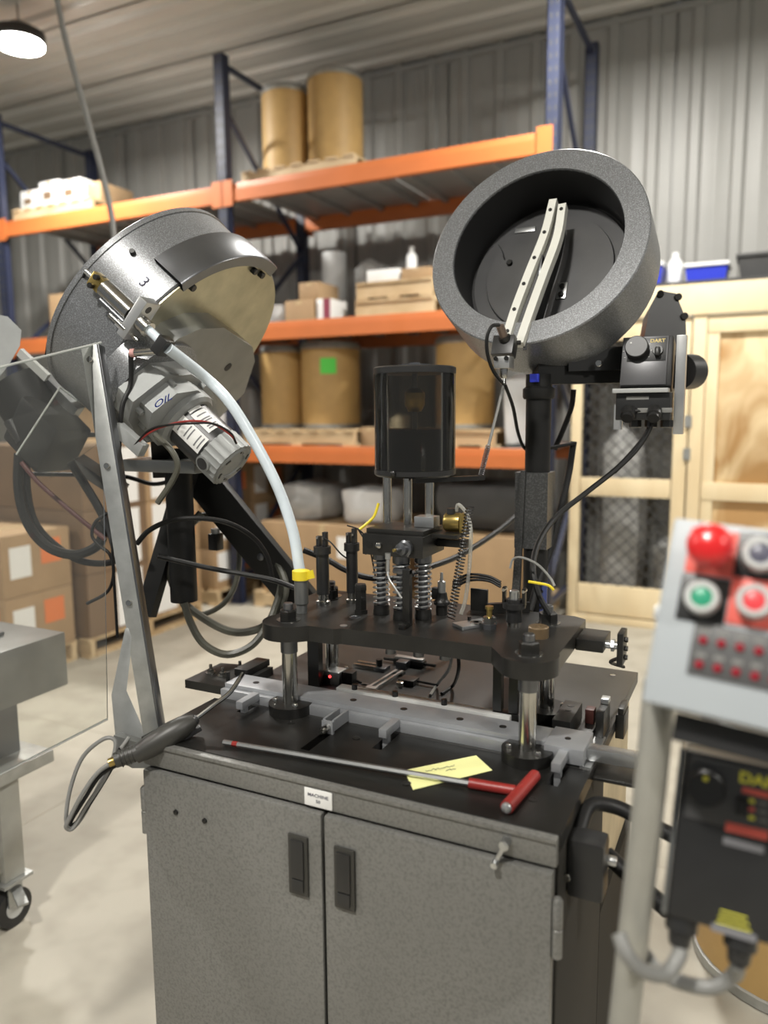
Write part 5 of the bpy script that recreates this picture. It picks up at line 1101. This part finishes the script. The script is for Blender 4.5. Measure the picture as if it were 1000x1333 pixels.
# pole
P0, P1, P2 = at(858, 920, D=.84), at(848, 1010, D=.84), at(812, 1333, D=.90)
pe = P2+(P2-P1).normalized()*0
dirp = (P2-P1).normalized(); t_ = (P2.z-.012)/(-dirp.z); PF = P2+dirp*t_
MB().tube([P0+Vector((0, .0, .03)), P1, P1.lerp(P2, .5), P2, PF], .0172, 16, 6).build('pole', 'polegrey', pn)
MB().lathe([(.16, 0), (.16, .008), (.03, .014)], Matrix.Translation((PF.x, PF.y, 0)), 28).build('foot', 'polegrey', pn)
MB(BF).bb((.03, -.030, -.070), (BW, -.002, -.030), .002).build('hanger_bar', 'blackplas', pn)
# drive controller under the box
D0, D1, D2 = at(893, 975, D=.86), at(868, 1192, D=.84), at(1000, 1238, D=.80)
du = (D0-D1).normalized(); dv = (D2-D1); dv = (dv-du*dv.dot(du)).normalized(); dn = dv.cross(du).normalized()
if dn.dot(CAMP-D0) < 0: dn = -dn
DF = Matrix(((dv.x, du.x, dn.x, D1.x), (dv.y, du.y, dn.y, D1.y), (dv.z, du.z, dn.z, D1.z), (0, 0, 0, 1))); DH = (D0-D1).length; DW = .155
dc = thing('drive_controller', 'black drive controller with dial and yellow print hanging under the control box', 'controller', D1)
MB(DF).bb((0, 0, -.06), (DW, DH, 0), .005).build('housing', 'blackplas', dc)
dp = MB(DF).bb((.006, DH*.60, 0), (DW-.004, DH-.006, .003), .001).build('dial_panel', mat('drive_panel', (.06, .06, .062), .4), dc)
def dpx(px, py, k=0.): p = DF.inverted() @ onplane(px, py, D1+dn*k, dn); return p.x, p.y
x, y = dpx(919, 1027, .01); MB(DF).lathe([(.020, .003), (.0195, .014), (.018, .016)], Matrix.Translation((x, y, 0)), 26).build('dial_knob', 'blackplas', dp); MB(DF).bb((x-.004, y+.009, .016), (x+.001, y+.014, .0166)).build('dial_mark', 'yprint', dp)
x, y = dpx(966, 1050, .003); MB(DF).bb((x-.006, y-.009, .003), (x+.006, y+.009, .012), .002).build('switch', 'blackox', dp)
x, y = dpx(988, 1017, .003); text('brand_print', 'DART', .0155, DF @ Matrix.Translation((x+.004, y, .0033)), 'yprint', dp, .04, 1.15)
x, y = dpx(985, 1031, .003); MB(DF).bb((x-.014, y-.004, .003), (x+.014, y+.002, .0034)).build('red_emblem', 'rprint', dp)
for i, (m1, m2) in enumerate((('yprint', 'greycable'), ('rprint', 'greycable'), ('yprint', 'greycable'))):
    x, y = dpx(980, 1043+i*11, .003); MB(DF).bb((x-.004, y-.002, .003), (x+.002, y+.002, .0034)).build('mode_mark', m1, dp); MB(DF).bb((x+.006, y-.0015, .003), (x+.014, y+.0015, .0034)).build('mode_mark', m2, dp)
x, y = dpx(972, 1081); MB(DF).bb((x-.021, y-.005, 0), (x+.021, y+.005, .0035), .001).build('red_label', 'rprint', dc)
x, y = dpx(968, 1100); MB(DF).bb((x-.020, y-.004, 0), (x+.020, y+.004, .001), .0005).build('grey_label', 'gprint', dc)
for i in range(3):
    x, y = dpx(955, 1190+i*8); MB(DF).bb((x-.013-.002*i, y-.0007, 0), (x+.013+.002*i, y+.0007, .0005)).build('yellow_print', 'yprint', dc)
x, y = dpx(955, 1214); MB(DF).bb((x-.022, y-.004, 0), (x+.022, y+.004, .0006)).build('grey_label', 'gprint', dc)
ends = []
for px, py in ((888, 1215), (966, 1243)):
    x, y = dpx(px, py-14); o0 = DF @ Vector((x, 0, -.02)); MB().lathe([(.017, 0), (.017, .016), (.013, .018), (.011, .032)], frame(o0, -du), 12).build('cable_gland', 'blackplas', dc); ends.append(o0-du*.032)
MB(DF).bb((-.006, 0.0, -.060), (-.0002, DH, -.004), .001).build('side_bracket', 'bracketgrey', dc)
(MB().tube([ends[0], at(884, 1245, D=.84), at(865, 1268, D=.83), at(835, 1262, D=.82), at(815, 1240, D=.82), at(806, 1215, D=.83)], .0085, 10, 7).build('cord', 'greycable', dc, label='grey cord wrapping the slanting pole'))
(MB().tube([ends[1], at(955, 1270, D=.85), at(925, 1285, D=.86), at(885, 1278, D=.87), at(855, 1262, D=.88), at(838, 1240, D=.89)], .0085, 10, 7).build('cord', 'greycable', dc, label='grey cord passing behind the pole'))
# drum on the floor behind the pendant
drum(.16, 2.30, 0, .27, .72, 'kraft fibre drum with steel rings standing on the floor beside the cabinet')
